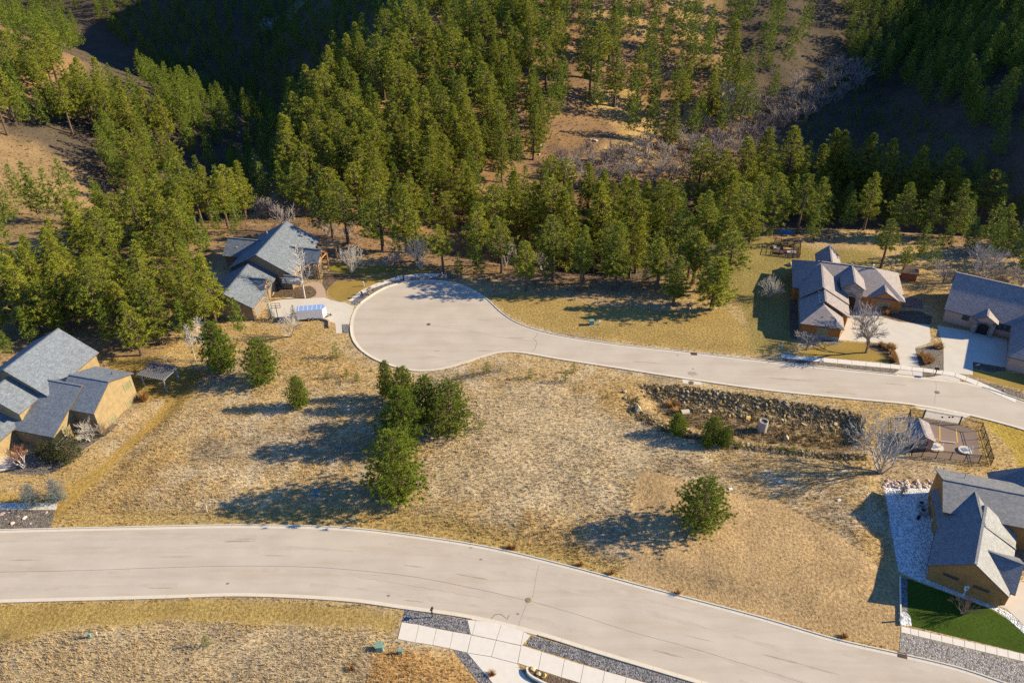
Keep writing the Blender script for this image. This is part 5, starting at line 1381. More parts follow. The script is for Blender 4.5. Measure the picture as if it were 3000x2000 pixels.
# ------------------------------------------------------------------ rocks
def rock_mesh(seed):
    r = np.random.default_rng(seed)
    bm = bmesh.new(); bmesh.ops.create_icosphere(bm, subdivisions=1, radius=1.0)
    k = r.uniform(0.6, 1.2, 3)
    for v in bm.verts:
        f = r.uniform(0.6, 1.25)
        v.co = Vector((v.co.x * k[0] * f, v.co.y * k[1] * f, v.co.z * k[2] * 0.75 * f))
    me = bpy.data.meshes.new('stone'); bm.to_mesh(me); bm.free()
    return me
def rock_set(seed, mat, n_=6):
    out = []
    for i in range(n_):
        m_ = rock_mesh(seed + i); m_.materials.append(mat); out.append(m_)
    return out
RK = rock_set(900, M_rock); RKP = rock_set(920, M_pinkrock); RKY = rock_set(940, M_yellowrock)
def stone(protos, p, s, parent=None, name='stone'):
    o = bpy.data.objects.new(name, random.choice(protos)); C.objects.link(o)
    o.location = (p[0], p[1], p[2] + s * 0.2); o.rotation_euler = (random.uniform(-0.5, 0.5), random.uniform(-0.5, 0.5), random.uniform(0, 6.28))
    o.scale = (s * random.uniform(0.8, 1.3), s, s * random.uniform(0.7, 1.1))
    if parent: o.parent = parent
    return o
rip = struct(empty('riprap_bank'), 'band of yellow-brown rocks lining the drainage basin', 'riprap')
NB = [(1870, 1128), (1990, 1128), (2250, 1165), (2500, 1205), (2540, 1225), (2530, 1275), (2330, 1250), (2150, 1222), (2000, 1200), (1890, 1168)]
SB = [(1830, 1165), (1870, 1165), (1880, 1205), (1960, 1245), (2100, 1285), (2250, 1305), (2440, 1328), (2540, 1330), (2540, 1348), (2430, 1345), (2250, 1325), (2090, 1305), (1940, 1265), (1850, 1215)]
for p in hit(*in_poly_px(NB, 190).T): stone(RK, p, random.uniform(0.2, 0.52), rip)
for p in hit(*in_poly_px(SB, 110).T): stone(RK if random.random() < 0.4 else RKY, p, random.uniform(0.18, 0.42), rip)
def rock_stuff(name, pts, smin, smax, seed, mat, parent):
    r = np.random.default_rng(seed); bm = bmesh.new(); bmesh.ops.create_icosphere(bm, subdivisions=1, radius=1)
    bv = np.array([v.co for v in bm.verts]); bf = np.array([[v.index for v in f.verts] for f in bm.faces]); bm.free()
    V, F = [], []
    for i, p in enumerate(pts):
        s = r.uniform(smin, smax); q = bv * r.uniform(0.7, 1.2, (len(bv), 1)) * s * r.uniform(0.6, 1.2, 3)
        V.append(q + np.array(p)); F.append(bf + i * len(bv))
    o = link(name, np_mesh(name, np.concatenate(V), np.concatenate(F), mat), None, parent)
    o['kind'] = 'stuff'
    return o
M_rub = plain('rubble', (0.17, 0.135, 0.08), 0.9, 0.5, 1.2)
rock_stuff('rubble', list(hit(*in_poly_px(NB, 900).T)) + list(hit(*in_poly_px(SB, 260).T)), 0.14, 0.38, 5, M_rub, rip)
for (x, y, s), lb in zip([(1868, 1200, 0.95), (2192, 1228, 0.6), (2303, 1285, 0.7), (1830, 1148, 0.5)], ['big yellow boulder at the west end of the stone basin', 'yellow boulder beside the concrete standpipe', 'flat yellow boulder above the small saplings of the basin', 'small yellow boulder on the basin rim by the dry grass']):
    o = stone(RKY, G(x, y), s, None, 'boulder'); tag(o, lb, 'boulder')
pr_ = struct(empty('rock_border'), 'border of pink rocks along the white rock yard', 'rock border')
for p in hit(*[np.array(q) for q in zip(*[fd(x, y) for x, y in zip(rng.uniform(95, 580, 70), rng.uniform(222, 300, 70))])]): stone(RKP, p, random.uniform(0.2, 0.42), pr_)
for (x, y), lb in zip([(1562, 1960), (1578, 1972), (1592, 1978)], ['yellow boulder at the driveway end of the curved planter', 'pale yellow boulder in the middle of the curved planter', 'yellow boulder at the footpath end of the curved planter']):
    tag(stone(RKY, W(x, y), 0.42, None, 'boulder'), lb, 'boulder')
for x, y in [(250, 1338), (85, 1375), (185, 1440), (365, 1360), (430, 1445), (660, 1285), (40, 1300), (130, 1280)]:
    o = stone(RKP, W(*fl(x, y)), random.uniform(0.28, 0.4), None, 'flat_stone'); o.scale.z *= 0.3
    tag(o, 'flat pinkish stone lying in the grey-brown gravel bed', 'stone', 'flat stones in the gravel bed')
for x, y in [(1538, 268), (1532, 300), (1560, 435), (1530, 445), (1745, 413), (1730, 410), (1580, 453), (1795, 65), (2185, 150), (2170, 170), (2200, 160), (1580, 430), (1500, 480), (2300, 160), (2310, 130)]:
    o = stone(RKP, G(x, y), random.uniform(0.6, 1.3), None, 'hillside_rock'); tag(o, 'pale rock outcrop on the open orange hillside', 'rock', 'pale rocks on the hillside')
for x, y in [(1033, 800), (1085, 798), (1120, 790), (1160, 795)]: pass
wh = stone(RKP, W(*fe(1028, 1240)), 0.3, None, 'white_stone'); tag(wh, 'single white stone in the dark gravel by the side street', 'stone')

# ------------------------------------------------------------------ ornamental grass clumps and low shrubs
def grass_clump(seed, mat, n_=140, h=0.8, lean=0.5):
    r = np.random.default_rng(seed)
    a = r.uniform(0, 6.28, n_); k = r.uniform(0.1, 1, n_) * lean
    b_ = np.stack([np.cos(a) * 0.15 * r.uniform(0, 1, n_), np.sin(a) * 0.15 * r.uniform(0, 1, n_), 0 * a - 0.03], 1)
    tip = b_ + np.stack([np.cos(a) * k, np.sin(a) * k, h * r.uniform(0.6, 1.1, n_)], 1)
    sd_ = np.stack([-np.sin(a), np.cos(a), 0 * a], 1) * 0.035
    v = np.stack([b_ - sd_, b_ + sd_, tip], 1).reshape(-1, 3)
    return np_mesh('grass_clump', v, np.arange(len(v)).reshape(-1, 3), mat)
GC = [grass_clump(i, M_ornament) for i in range(3)]
def clumps(lst, f, sc, label, group, z=0.02):
    for x, y in lst:
        w = W(*(f(x, y) if f else (x, y))); o = bpy.data.objects.new('ornamental_grass', random.choice(GC)); C.objects.link(o)
        s = sc * random.uniform(0.8, 1.25); o.location = (w[0], w[1], z); o.scale = (s, s, s); o.rotation_euler = (0, 0, random.uniform(0, 6))
        tag(o, label, 'grass clump', group)
clumps([(1410, 1290), (1440, 1300), (1460, 1330), (1330, 1300), (1300, 1280), (1440, 1380), (1470, 1420), (1450, 1460), (1490, 1480), (1380, 1330)], fc, 1.5, 'rusty ornamental grass clump in the bed beside the curved drive', 'rusty grasses beside the curved drive')
clumps([(1345, 865), (1385, 870), (1420, 855)], fc, 1.8, 'orange-brown grass clump under the gable window of the cedar house', 'grass clumps under the cedar house window')
clumps([(205, 880), (250, 905), (215, 930), (260, 940), (240, 980), (310, 950), (185, 910), (230, 960), (280, 925), (340, 815), (400, 825), (385, 800), (290, 970)], fe, 1.3, 'tan grass clump in the gravel bed between the two drives', 'tan grasses between the two drives')
clumps([(1560, 850), (1590, 870)], fa, 2.0, 'golden grass clump at the corner of the tan house', 'golden grasses at the tan house corner')
for x, y, lb in [(1490, 1605, 0), (1505, 1605, 0), (1790, 1680, 0), (1985, 1738, 0), (1700, 1655, 0), (1440, 1975, 0), (1028, 1960, 0), (2470, 1865, 0)]:
    w = G(x, y); o = bpy.data.objects.new('dry_grass_clump', random.choice(GC)); C.objects.link(o); o.location = tuple(w); o.scale = (1.3, 1.3, 0.8)
    tag(o, 'orange dry weed clump near the kerb of the wide street', 'grass clump', 'orange weed clumps by the wide street')
for x, y, s, lb in [(1970, 1190, 2.2, 'orange brush patch in the bottom of the basin by the culvert'), (1990, 1208, 2.0, 'orange brush patch above the bushy young pine')]:
    w = G(x, y); o = bpy.data.objects.new('dry_brush', GC[0]); C.objects.link(o); o.location = tuple(w); o.scale = (s * 1.6, s, s * 0.8); tag(o, lb, 'brush')

# ------------------------------------------------------------------ street furniture and utilities
def mailbox(px, label, n_=1, rz=0.0, tall=1.25, mat=None):
    w = W(*px); e = empty('mailbox', (w[0], w[1], 0.03), rz); mat = mat or M_iron
    mb = MB(); mb.bar((0, 0, -0.2), (0, 0, tall), 0.11); mb.bar((0, -0.25, tall - 0.35), (0, 0.2, tall - 0.02), 0.07); mb.build('post', mat, e)
    for i in range(n_):
        x = (i - (n_ - 1) / 2) * 0.42
        m2 = MB(); L_, r_b = 0.52, 0.15
        pts = [(-r_b, 0), (r_b, 0)] + [(math.cos(a) * r_b, 0.16 + math.sin(a) * r_b) for a in np.linspace(0, math.pi, 9)]
        for sgn, rev in ((-1, False), (1, True)):
            f_ = [(x + u, sgn * L_ / 2, tall + v) for u, v in pts]; m2.face(f_ if not rev else f_[::-1])
        for (u0, v0), (u1, v1) in zip(pts, pts[1:] + pts[:1]):
            m2.face([(x + u0, -L_ / 2, tall + v0), (x + u0, L_ / 2, tall + v0), (x + u1, L_ / 2, tall + v1), (x + u1, -L_ / 2, tall + v1)])
        b2 = m2.build('box', mat, e)
        m3 = MB(); m3.bar((x + r_b + 0.02, 0.1, tall + 0.12), (x + r_b + 0.02, 0.1, tall + 0.38), 0.03, 0.06); m3.build('flag', M_redwood, b2)
    return tag(e, label, 'mailbox')
mailbox(fz(968, 262), 'dark mailbox on a tall post in the gravel strip', 1, R(-15), 1.55)
mailbox((2738, 1101), 'pair of black mailboxes on one post in a gravel wedge', 2, R(-12), 1.5)
mailbox(f2(862, 815), 'dark mailbox on the gravel arc of the turning circle', 1, R(40), 1.2)

def pedestal(px, label, w=0.3, h=0.9, mat=None, name='utility_pedestal', d=None, pad=False, rz=0.1):
    p = G(*px); e = empty(name, tuple(p), rz); mat = mat or M_green
    mb = MB(); d = d or w
    mb.hexa([(-w / 2, -d / 2, -0.1), (w / 2, -d / 2, -0.1), (w / 2, d / 2, -0.1), (-w / 2, d / 2, -0.1)], [(-w / 2 * 0.94, -d / 2 * 0.94, h), (w / 2 * 0.94, -d / 2 * 0.94, h), (w / 2 * 0.94, d / 2 * 0.94, h), (-w / 2 * 0.94, d / 2 * 0.94, h)])
    mb.build('cabinet', mat, e)
    m2 = MB(); m2.box((0, 0, h), (w * 1.06, d * 1.06, 0.07)); m2.build('lid', mat, e)
    if w > 0.6:
        m3 = MB(); m3.box((0, -d / 2 - 0.012, 0.12), (w * 0.8, 0.02, h * 0.75)); m3.build('door', mat, e)
    if pad:
        m4 = MB(); m4.box((0, 0, -0.12), (w * 1.35, d * 1.4, 0.16)); m4.build('pad', M_pipe, e)
    return tag(e, label, 'utility box')
pedestal((1112, 1902), 'pale green transformer cabinet beside the orange dirt mound', 0.95, 0.95, None, 'transformer_cabinet', 0.85, True)
pedestal((1173, 1914), 'small green pedestal on a white slab in the orange dirt', 0.5, 0.8, None, 'utility_pedestal', 0.45, True)
pedestal((265, 1866), 'small green pedestal alone in the grass below the wide street', 0.32, 0.75)
pedestal((1733, 950), 'pale transformer cabinet on the golden lot', 0.9, 1.0, M_green, 'transformer_cabinet', 0.8, True)
pedestal((1757, 950), 'small white pedestal beside the transformer on the golden lot', 0.3, 0.7, M_white)
pedestal((927, 1452), 'blue-green pedestal in the pine shadow on the dry lot', 0.4, 1.0, M_blue)
pedestal((162, 1462), 'white meter pedestal behind the blue spruces', 0.25, 0.8, M_white)
pedestal((1168, 822), 'white pedestal with a dark post on the gravel arc', 0.25, 1.1, M_white)
pedestal((1183, 822), 'dark slotted post on the gravel arc of the turning circle', 0.2, 1.3, M_iron)
pedestal((1066, 838), 'white pedestal on the golden lawn edge by the footpath', 0.25, 1.1, M_white)
pedestal((1296, 813), 'white post pair at the far end of the curved footpath', 0.2, 1.3, M_white)
pedestal((1307, 814), 'short white post at the far end of the curved footpath', 0.2, 0.8, M_white)
pedestal((2291, 1018), 'white pipe marker on the shaded lawn', 0.14, 1.3, M_white)
pedestal((2277, 1016), 'green utility pedestal in the shade beside the pipe marker', 0.2, 0.8)
pedestal((2637, 1818), 'white hydrant-like valve post at the lawn corner', 0.25, 1.1, M_white)
def stake(px, h, label, lean=0.1):
    p = G(*px); mb = MB(); mb.bar((0, 0, -0.1), (lean, 0, h), 0.09, 0.03); mb.box((lean * 0.75, 0, h * 0.72), (0.16, 0.05, 0.18)); o = mb.build('marker_stake', M_white, None); o.location = tuple(p); tag(o, label, 'stake')
stake((607, 1498), 1.2, 'white marker stake beside the pine shadow near the street'); stake((285, 1862), 0.9, 'white marker stake beside the green pedestal in the grass'); stake((1150, 1868), 0.7, 'leaning white stake by the end of the footpath', 0.5)
# meter box on a post by the ochre gable
w = W(2822, 1742); e = empty('meter_post', (w[0], w[1], 0)); mb = MB(); mb.bar((0, 0, -0.2), (0, 0, 1.6), 0.12); mb.build('post', M_white, e)
mb = MB(); mb.box((0, 0, 1.1), (0.5, 0.25, 0.75)); mb.build('cabinet', M_white, e); mb = MB(); mb.box((0, -0.14, 1.45), (0.3, 0.02, 0.2)); mb.build('dial', M_iron, e); tag(e, 'white meter box on a post under the ochre gable wall', 'meter')
# storm inlet grates
for (x, y), lb, rz in [((2644, 1921), 'rusty storm drain inlet in the kerb by the grey gravel verge', -16), ((2034, 1038), 'storm drain inlet in the kerb of the side street', -7)]:
    w = W(x, y); e = empty('storm_drain', (w[0], w[1], 0.03), R(rz))
    mb = MB(); mb.box((0, 0, 0), (1.1, 0.5, 0.05)); mb.build('frame', M_rust, e)
    for i in range(8): m2 = MB(); m2.box((-0.45 + i * 0.13, 0, 0.05), (0.05, 0.42, 0.03)); m2.build('bar', M_rust, e)
    m3 = MB(); m3.box((0, 0.34, 0.0), (1.1, 0.14, 0.17)); m3.build('hood', M_rust, e); tag(e, lb, 'storm drain')
# concrete standpipe in the basin
p = G(2232, 1262); e = empty('standpipe', tuple(p)); n_ = 24; ro, ri, hh = 0.78, 0.62, 2.3; mb = MB()
for k in range(n_):
    a, b2 = 2 * math.pi * k / n_, 2 * math.pi * (k + 1) / n_
    c0, s0, c1, s1 = math.cos(a), math.sin(a), math.cos(b2), math.sin(b2)
    mb.face([(ro * c0, ro * s0, -0.3), (ro * c1, ro * s1, -0.3), (ro * c1, ro * s1, hh), (ro * c0, ro * s0, hh)])
    mb.face([(ro * c0, ro * s0, hh), (ro * c1, ro * s1, hh), (ri * c1, ri * s1, hh), (ri * c0, ri * s0, hh)])
    mb.face([(ri * c1, ri * s1, hh - 0.5), (ri * c0, ri * s0, hh - 0.5), (ri * c0, ri * s0, hh), (ri * c1, ri * s1, hh)])
mb.build('pipe', M_pipe, e)
mb = MB(); mb.tube((0, 0, hh - 0.35), (0, 0, hh - 0.3), ri - 0.005, ri - 0.005, 24); mb.build('grate', M_pave, e); tag(e, 'round concrete standpipe rising from the basin floor', 'pipe')
p = G(2013, 1210); e = empty('culvert', tuple(p), R(200)); mb = MB(); mb.tube((-0.2, 0, 0.35), (1.4, 0, 0.55), 0.5, 0.5, 18, cap=False); mb.tube((-0.2, 0, 0.35), (1.4, 0, 0.55), 0.42, 0.42, 18, cap=False); mb.build('pipe', M_pipe, e)
mb = MB(); mb.face([(1.35, -0.4, 0.2), (1.35, 0.4, 0.2), (1.35, 0.4, 0.95), (1.35, -0.4, 0.95)]); mb.build('mouth', M_dark, e); tag(e, 'metal culvert end opening into the basin', 'culvert')
# inlet box by the side street above the basin
p = W(2028, 1122); o = sheet('inlet_apron', P2([(1998, 1108), (2054, 1117), (2055, 1128), (2000, 1122)]), 0.03, M_kerb); struct(o, 'small pale concrete pad between kerb and basin', 'pavement')
tag(disc('manhole_cover', (2025, 1121), 0.5, M_rust, 0.035), 'rusty lid on the concrete pad above the basin', 'manhole cover')
for (x, y), lb in [((2285, 1412), 'white box lid lying in the grass by the bare tree shadow'), ((2140, 1432), 'pale stone slab lying at the mown lot edge'), ((2458, 1465), 'white board lying in the grass near the rock yard'), ((2060, 820), 'dark lid')][:3]:
    p = G(x, y); mb = MB(); mb.box((0, 0, 0), (0.6, 0.4, 0.14), 0.3); mb.box((0, 0, 0.142), (0.5, 0.3, 0.03), 0.3); o = mb.build('ground_box', M_white, None); o.location = tuple(p); tag(o, lb, 'box')
# curved planter wall at the driveway
L = resample(smooth_line(P2([(1544, 1958), (1545, 1972), (1556, 1984), (1572, 1993), (1592, 2003), (1620, 2016)])), 0.25); a_, b_ = offset_line(L, 0.11), offset_line(L, -0.11); mb = MB()
for i in range(len(L) - 1):
    mb.hexa([(*b_[i], -0.1), (*b_[i + 1], -0.1), (*a_[i + 1], -0.1), (*a_[i], -0.1)], [(*b_[i], 0.5), (*b_[i + 1], 0.5), (*a_[i + 1], 0.5), (*a_[i], 0.5)])
tag(mb.build('planter_wall', M_conc, None), 'low curved concrete planter wall beside the bright driveway', 'wall')
struct(sheet('planting_bed', P2([(1548, 1957), (1560, 1955), (1605, 1973), (1700, 2000), (1700, 2040), (1620, 2014), (1575, 1990), (1550, 1972)]), 0.02, M_bark_mulch), 'planter bed of yellow boulders by the driveway', 'planting bed')
# white edging of the green lawn
L = P2([(372, 55), (380, 560), (384, 740)], f49); mb = MB()
for a, b2 in zip(L[:-1], L[1:]): mb.bar((*a, 0.12), (*b2, 0.12), 0.16, 0.4)
tag(mb.build('edging_wall', M_conc, None), 'white edging wall between green lawn and dry lot', 'wall')

# ------------------------------------------------------------------ trailer, retaining wall, hoop
tw = W(*f1(1220, 640)); e = empty('utility_trailer', (tw[0] - 0.3, tw[1], 0.03), R(9)); tag(e, 'white enclosed trailer with a sky-tinted ribbed roof on the drive', 'trailer')
mb = MB(); Lh, Wd, z0, z1 = 2.6, 1.05, 0.45, 2.45
poly = [(-Lh, -Wd), (Lh, -Wd), (Lh + 0.7, 0), (Lh, Wd), (-Lh, Wd)]; mb.prism(poly, z0, z1); mb.build('body', M_white, e)
m2 = MB(); m2.prism([(x * 1.0, y * 1.0) for x, y in poly], z1 + 0.002, z1 + 0.05); rf = m2.build('roof', M_trailer_sky, e)
for i in range(6):
    m3 = MB(); m3.box((-2.2 + i * 0.9, 0, z1 + 0.05), (0.07, 2.05, 0.03)); m3.build('rib', M_white, rf)
for s_ in (-1, 1):
    for x in (-0.45, 0.45):
        m4 = MB(); m4.tube((x, s_ * 0.95, 0.33), (x, s_ * 1.15, 0.33), 0.33, 0.33, 16); wl = m4.build('wheel', M_iron, e)
        m5 = MB(); m5.tube((x, s_ * 1.14, 0.33), (x, s_ * 1.165, 0.33), 0.18, 0.16, 12); m5.build('rim', M_galv, wl)
m6 = MB(); m6.bar((Lh, -0.6, 0.4), (Lh + 1.7, 0, 0.4), 0.1); m6.bar((Lh, 0.6, 0.4), (Lh + 1.7, 0, 0.4), 0.1); m6.bar((Lh + 1.5, 0, 0), (Lh + 1.5, 0, 0.9), 0.08); m6.build('hitch', M_iron, e)
L = resample(smooth_line(P2([(920, 678), (1080, 650), (1200, 628), (1380, 668), (1580, 720), (1600, 800), (1606, 870)], f1)), 0.6); a_, b_ = offset_line(L, 0.15), offset_line(L, -0.15); mb = MB()
for i in range(len(L) - 1): mb.hexa([(*b_[i], -0.6), (*b_[i + 1], -0.6), (*a_[i + 1], -0.6), (*a_[i], -0.6)], [(*b_[i], 0.45), (*b_[i + 1], 0.45), (*a_[i + 1], 0.45), (*a_[i], 0.45)])
tag(mb.build('retaining_wall', M_brickpath, None), 'pinkish retaining wall curving below the trailer', 'wall')
p = W(*f1(430, 660)); e = empty('basketball_hoop', tuple(p), R(5)); tag(e, 'basketball hoop with dark backboard frame at the drive edge', 'basketball hoop')
mb = MB(); mb.bar((0, 0, -0.2), (0, 0, 3.0), 0.12); mb.build('pole', M_iron, e)
mb = MB(); bb = 0.9
for a, b2 in (((-bb, 0, 2.7), (bb, 0, 2.7)), ((-bb, 0, 3.8), (bb, 0, 3.8)), ((-bb, 0, 2.7), (-bb, 0, 3.8)), ((bb, 0, 2.7), (bb, 0, 3.8)), ((-bb, 0, 3.25), (bb, 0, 3.25)), ((0, 0, 2.7), (0, 0, 3.8))): mb.bar(a, b2, 0.07)
mb.build('backboard', M_iron, e)
mb = MB()
for k in range(12):
    a, b2 = 2 * math.pi * k / 12, 2 * math.pi * (k + 1) / 12; mb.bar((0.23 * math.cos(a), 0.35 + 0.23 * math.sin(a), 2.95), (0.23 * math.cos(b2), 0.35 + 0.23 * math.sin(b2), 2.95), 0.03)
mb.build('rim', M_redwood, e)

# ------------------------------------------------------------------ fenced pump yard
fy = zoom(4.704, 2500, 1180)
struct(sheet('yard_paving', P2([(760, 212), (955, 210), (1450, 298), (1690, 382), (1720, 520), (1750, 800), (1720, 828), (1350, 785), (940, 738), (800, 722), (765, 480)], fy), 0.02, M_pave), 'brown paved yard with yellow lines inside the iron fence', 'paving')
struct(sheet('gate_apron', P2([(820, 48), (1100, 85), (1600, 172), (1500, 235), (1455, 292), (965, 205), (985, 110)], fy), 0.016, M_conc2), 'pale concrete apron outside the iron gate', 'pavement')
for a, b2 in (((1190, 320), (1193, 530)), ((1415, 360), (1435, 545)), ((920, 280), (922, 318))):
    p, q = W(*fy(*a)), W(*fy(*b2)); mb = MB(); mb.bar((*p[:2], 0.026), (*q[:2], 0.026), 0.12, 0.012); struct(mb.build('parking_line', M_yellow, None), 'yellow parking line painted on the brown yard', 'line')['group'] = 'yellow parking lines'
FH = 1.75
def fence_run(par, pts, name='fence_panel', step=2.4):
    P_ = [W(*fy(*p)) for p in pts]
    for a, b2 in zip(P_[:-1], P_[1:]):
        n_ = max(1, int(round(np.linalg.norm(b2 - a) / step)))
        for i in range(n_):
            p, q = a + (b2 - a) * i / n_, a + (b2 - a) * (i + 1) / n_
            mb = MB(); mb.bar((p[0], p[1], -0.2), (p[0], p[1], FH + 0.1), 0.09); mb.build('post', M_iron, par)
            pn = MB()
            for z in (0.15, FH - 0.2, FH): pn.bar((p[0], p[1], z), (q[0], q[1], z), 0.045)
            k = int(np.linalg.norm(q - p) / 0.16)
            for j in range(1, k):
                r = p + (q - p) * j / k; pn.bar((r[0], r[1], 0.1), (r[0], r[1], FH), 0.022)
            pn.build(name, M_iron, par)
    p = P_[-1]; mb = MB(); mb.bar((p[0], p[1], -0.2), (p[0], p[1], FH + 0.1), 0.1); mb.build('post', M_iron, par)
fn = empty('iron_fence'); tag(fn, 'black iron picket fence around the brown paved yard', 'fence')
fence_run(fn, [(1460, 300), (1745, 388), (1890, 862), (1720, 832), (940, 742), (795, 732), (752, 196), (950, 206)])
gt = empty('iron_gate'); tag(gt, 'double iron picket gate with small black signs', 'gate')
fence_run(gt, [(962, 207), (1450, 296)], 'gate_leaf', 5.2)
for x in (1290, 1335, 1195):
    c_ = W(*fy(x, 265)); mb = MB(); mb.box((c_[0], c_[1] - 0.06, 1.05), (0.3, 0.03, 0.3), R(-20)); mb.build('sign_plate', M_iron, gt)
sh = empty('pump_shed'); tag(sh, 'small brown pump shed with gable roof inside the iron fence', 'shed')
aS = R(80); p_ = W(*fy(1010, 480), 3.1)
S1 = volume(sh, (p_[0], p_[1]), aS, 5.0, 1.75, 2.35, 3.15, M_stucco, M_shC, M_trimB, o=0.25, og=0.3)
window(sh, S1['a0'], -S1['d'], 0.1, 1.0, 2.0, fmat=M_trimB, pane=M_door, name='door')
for (x, y), lb, r0 in (((1125, 620), 'large oval concrete hatch slab beside the pump shed', 1.15), ((1540, 662), 'round concrete hatch slab near the far fence', 1.0)):
    w = W(*fy(x, y)); e = empty('concrete_hatch', (w[0], w[1], 0.02)); tag(e, lb, 'hatch')
    mb = MB(); mb.tube((0, 0, -0.05), (0, 0, 0.28), r0, r0, 28); o = mb.build('slab', M_conc2, e); o.scale = (1.12, 1.0, 1)
    mb = MB(); mb.box((-0.15, 0, 0.28), (0.9, 0.9, 0.06), 0.2); mb.build('lid', M_galv, e)
    mb = MB()
    pts_ = [(r0 * 0.75 + 0.16 - 0.16 * math.cos(a), 0, 0.75 + 0.16 * math.sin(a)) for a in np.linspace(0, math.pi, 7)] + [(r0 * 0.75 + 0.32, 0, 0.6)]
    mb.tube((r0 * 0.75, 0, 0.2), (r0 * 0.75, 0, 0.75), 0.06, 0.06, 8, cap=False)
    for a, b2 in zip(pts_[:-1], pts_[1:]): mb.tube(a, b2, 0.06, 0.06, 8, cap=False)
    mb.build('vent_pipe', M_white, e)
for (x0, y0), (x1, y1), lb in (((1205, 535), (1405, 558), 'long wooden wheel stop on the brown yard'), ((1095, 508), (1160, 516), 'short wooden wheel stop beside the pump shed')):
    p, q = W(*fy(x0, y0)), W(*fy(x1, y1)); mb = MB(); mb.bar((*p[:2], 0.1), (*q[:2], 0.1), 0.2, 0.16); mb.bar((*(p[:2] + (q[:2] - p[:2]) * 0.1), 0.18), (*(p[:2] + (q[:2] - p[:2]) * 0.9), 0.18), 0.12, 0.05); tag(mb.build('wheel_stop', M_conc2, None), lb, 'wheel stop')

# ------------------------------------------------------------------ garden enclosure and bits behind the cedar house
fg = zoom(4.704, 2200, 660)
gd = empty('garden_enclosure'); tag(gd, 'dark fenced garden plot with raised beds on the back lawn', 'garden')
cn = [W(*fg(x, y)) for x, y in ((290, 405), (665, 450), (675, 300), (320, 248))]
for a, b2 in zip(cn, cn[1:] + cn[:1]):
    for i in range(4):
        p, q = a + (b2 - a) * i / 4, a + (b2 - a) * (i + 1) / 4
        mb = MB(); mb.bar((p[0], p[1], -0.2), (p[0], p[1], 1.5), 0.14); mb.build('post', M_trimB, gd)
        mb = MB()
        for z in (0.2, 0.75, 1.4): mb.bar((p[0], p[1], z), (q[0], q[1], z), 0.07)
        for j in range(1, 10): r = p + (q - p) * j / 10; mb.bar((r[0], r[1], 0.1), (r[0], r[1], 1.4), 0.03)
        mb.build('fence_panel', M_trimB, gd)
ctr = sum(cn) / 4
gs = MB(); gs.prism([tuple((c_ + (ctr - c_) * 0.04)[:2]) for c_ in cn], 0.0, 0.02); gs.build('soil', M_bark_mulch, gd)
for u, v, sx, sy, m_ in ((-2.4, 1.4, 0.9, 1.4, M_conc2), (0.3, 0.6, 1.8, 0.9, M_timber), (0.8, -1.2, 2.2, 1.0, M_conc2), (-2.0, -1.3, 1.6, 0.9, M_trimB)):
    mb = MB(); mb.box((ctr[0] + u, ctr[1] + v, 0.02), (sx, sy, 0.35), R(-8)); mb.build('raised_bed', m_, gd)
w = W(2660, 815); e = empty('garden_shed', tuple(w), R(-20)); tag(e, 'low red wooden shed with dark sloped roof behind the cedar house', 'shed')
mb = MB(); mb.box((0, 0, 0), (3.0, 2.2, 1.7)); mb.build('wall', M_redwood, e)
mb = MB(); mb.hexa([(-1.7, -1.4, 1.72), (1.7, -1.4, 1.72), (1.7, 1.4, 2.3), (-1.7, 1.4, 2.3)], [(-1.7, -1.4, 1.84), (1.7, -1.4, 1.84), (1.7, 1.4, 2.42), (-1.7, 1.4, 2.42)]); mb.build('roof', M_trimB, e)
p = G(2304, 682); e = empty('tarped_pile', tuple(p), R(-15)); mb = MB(); mb.hexa([(-1.6, -0.7, 0), (1.6, -0.7, 0), (1.6, 0.7, 0), (-1.6, 0.7, 0)], [(-1.2, -0.3, 0.8), (1.1, -0.3, 0.6), (1.1, 0.3, 0.6), (-1.2, 0.3, 0.8)]); mb.build('tarp', M_blue, e); tag(e, 'blue tarpaulin pile under the trees behind the back lawn', 'tarp')
for x, y in [(745, 240), (720, 242), (770, 238)]:
    pass
w = W(*fg(545, 550)); o = stone(RKY, (w[0], w[1], 0), 0.8, None, 'boulder'); tag(o, 'brown boulder on the back lawn beside the cedar house', 'boulder')
w = W(*fe(765, 985)); o = stone(RKP, (w[0], w[1], 0.02), 0.35, None, 'boulder'); tag(o, 'pale boulder in the shaded bed by the pink house wing', 'boulder')

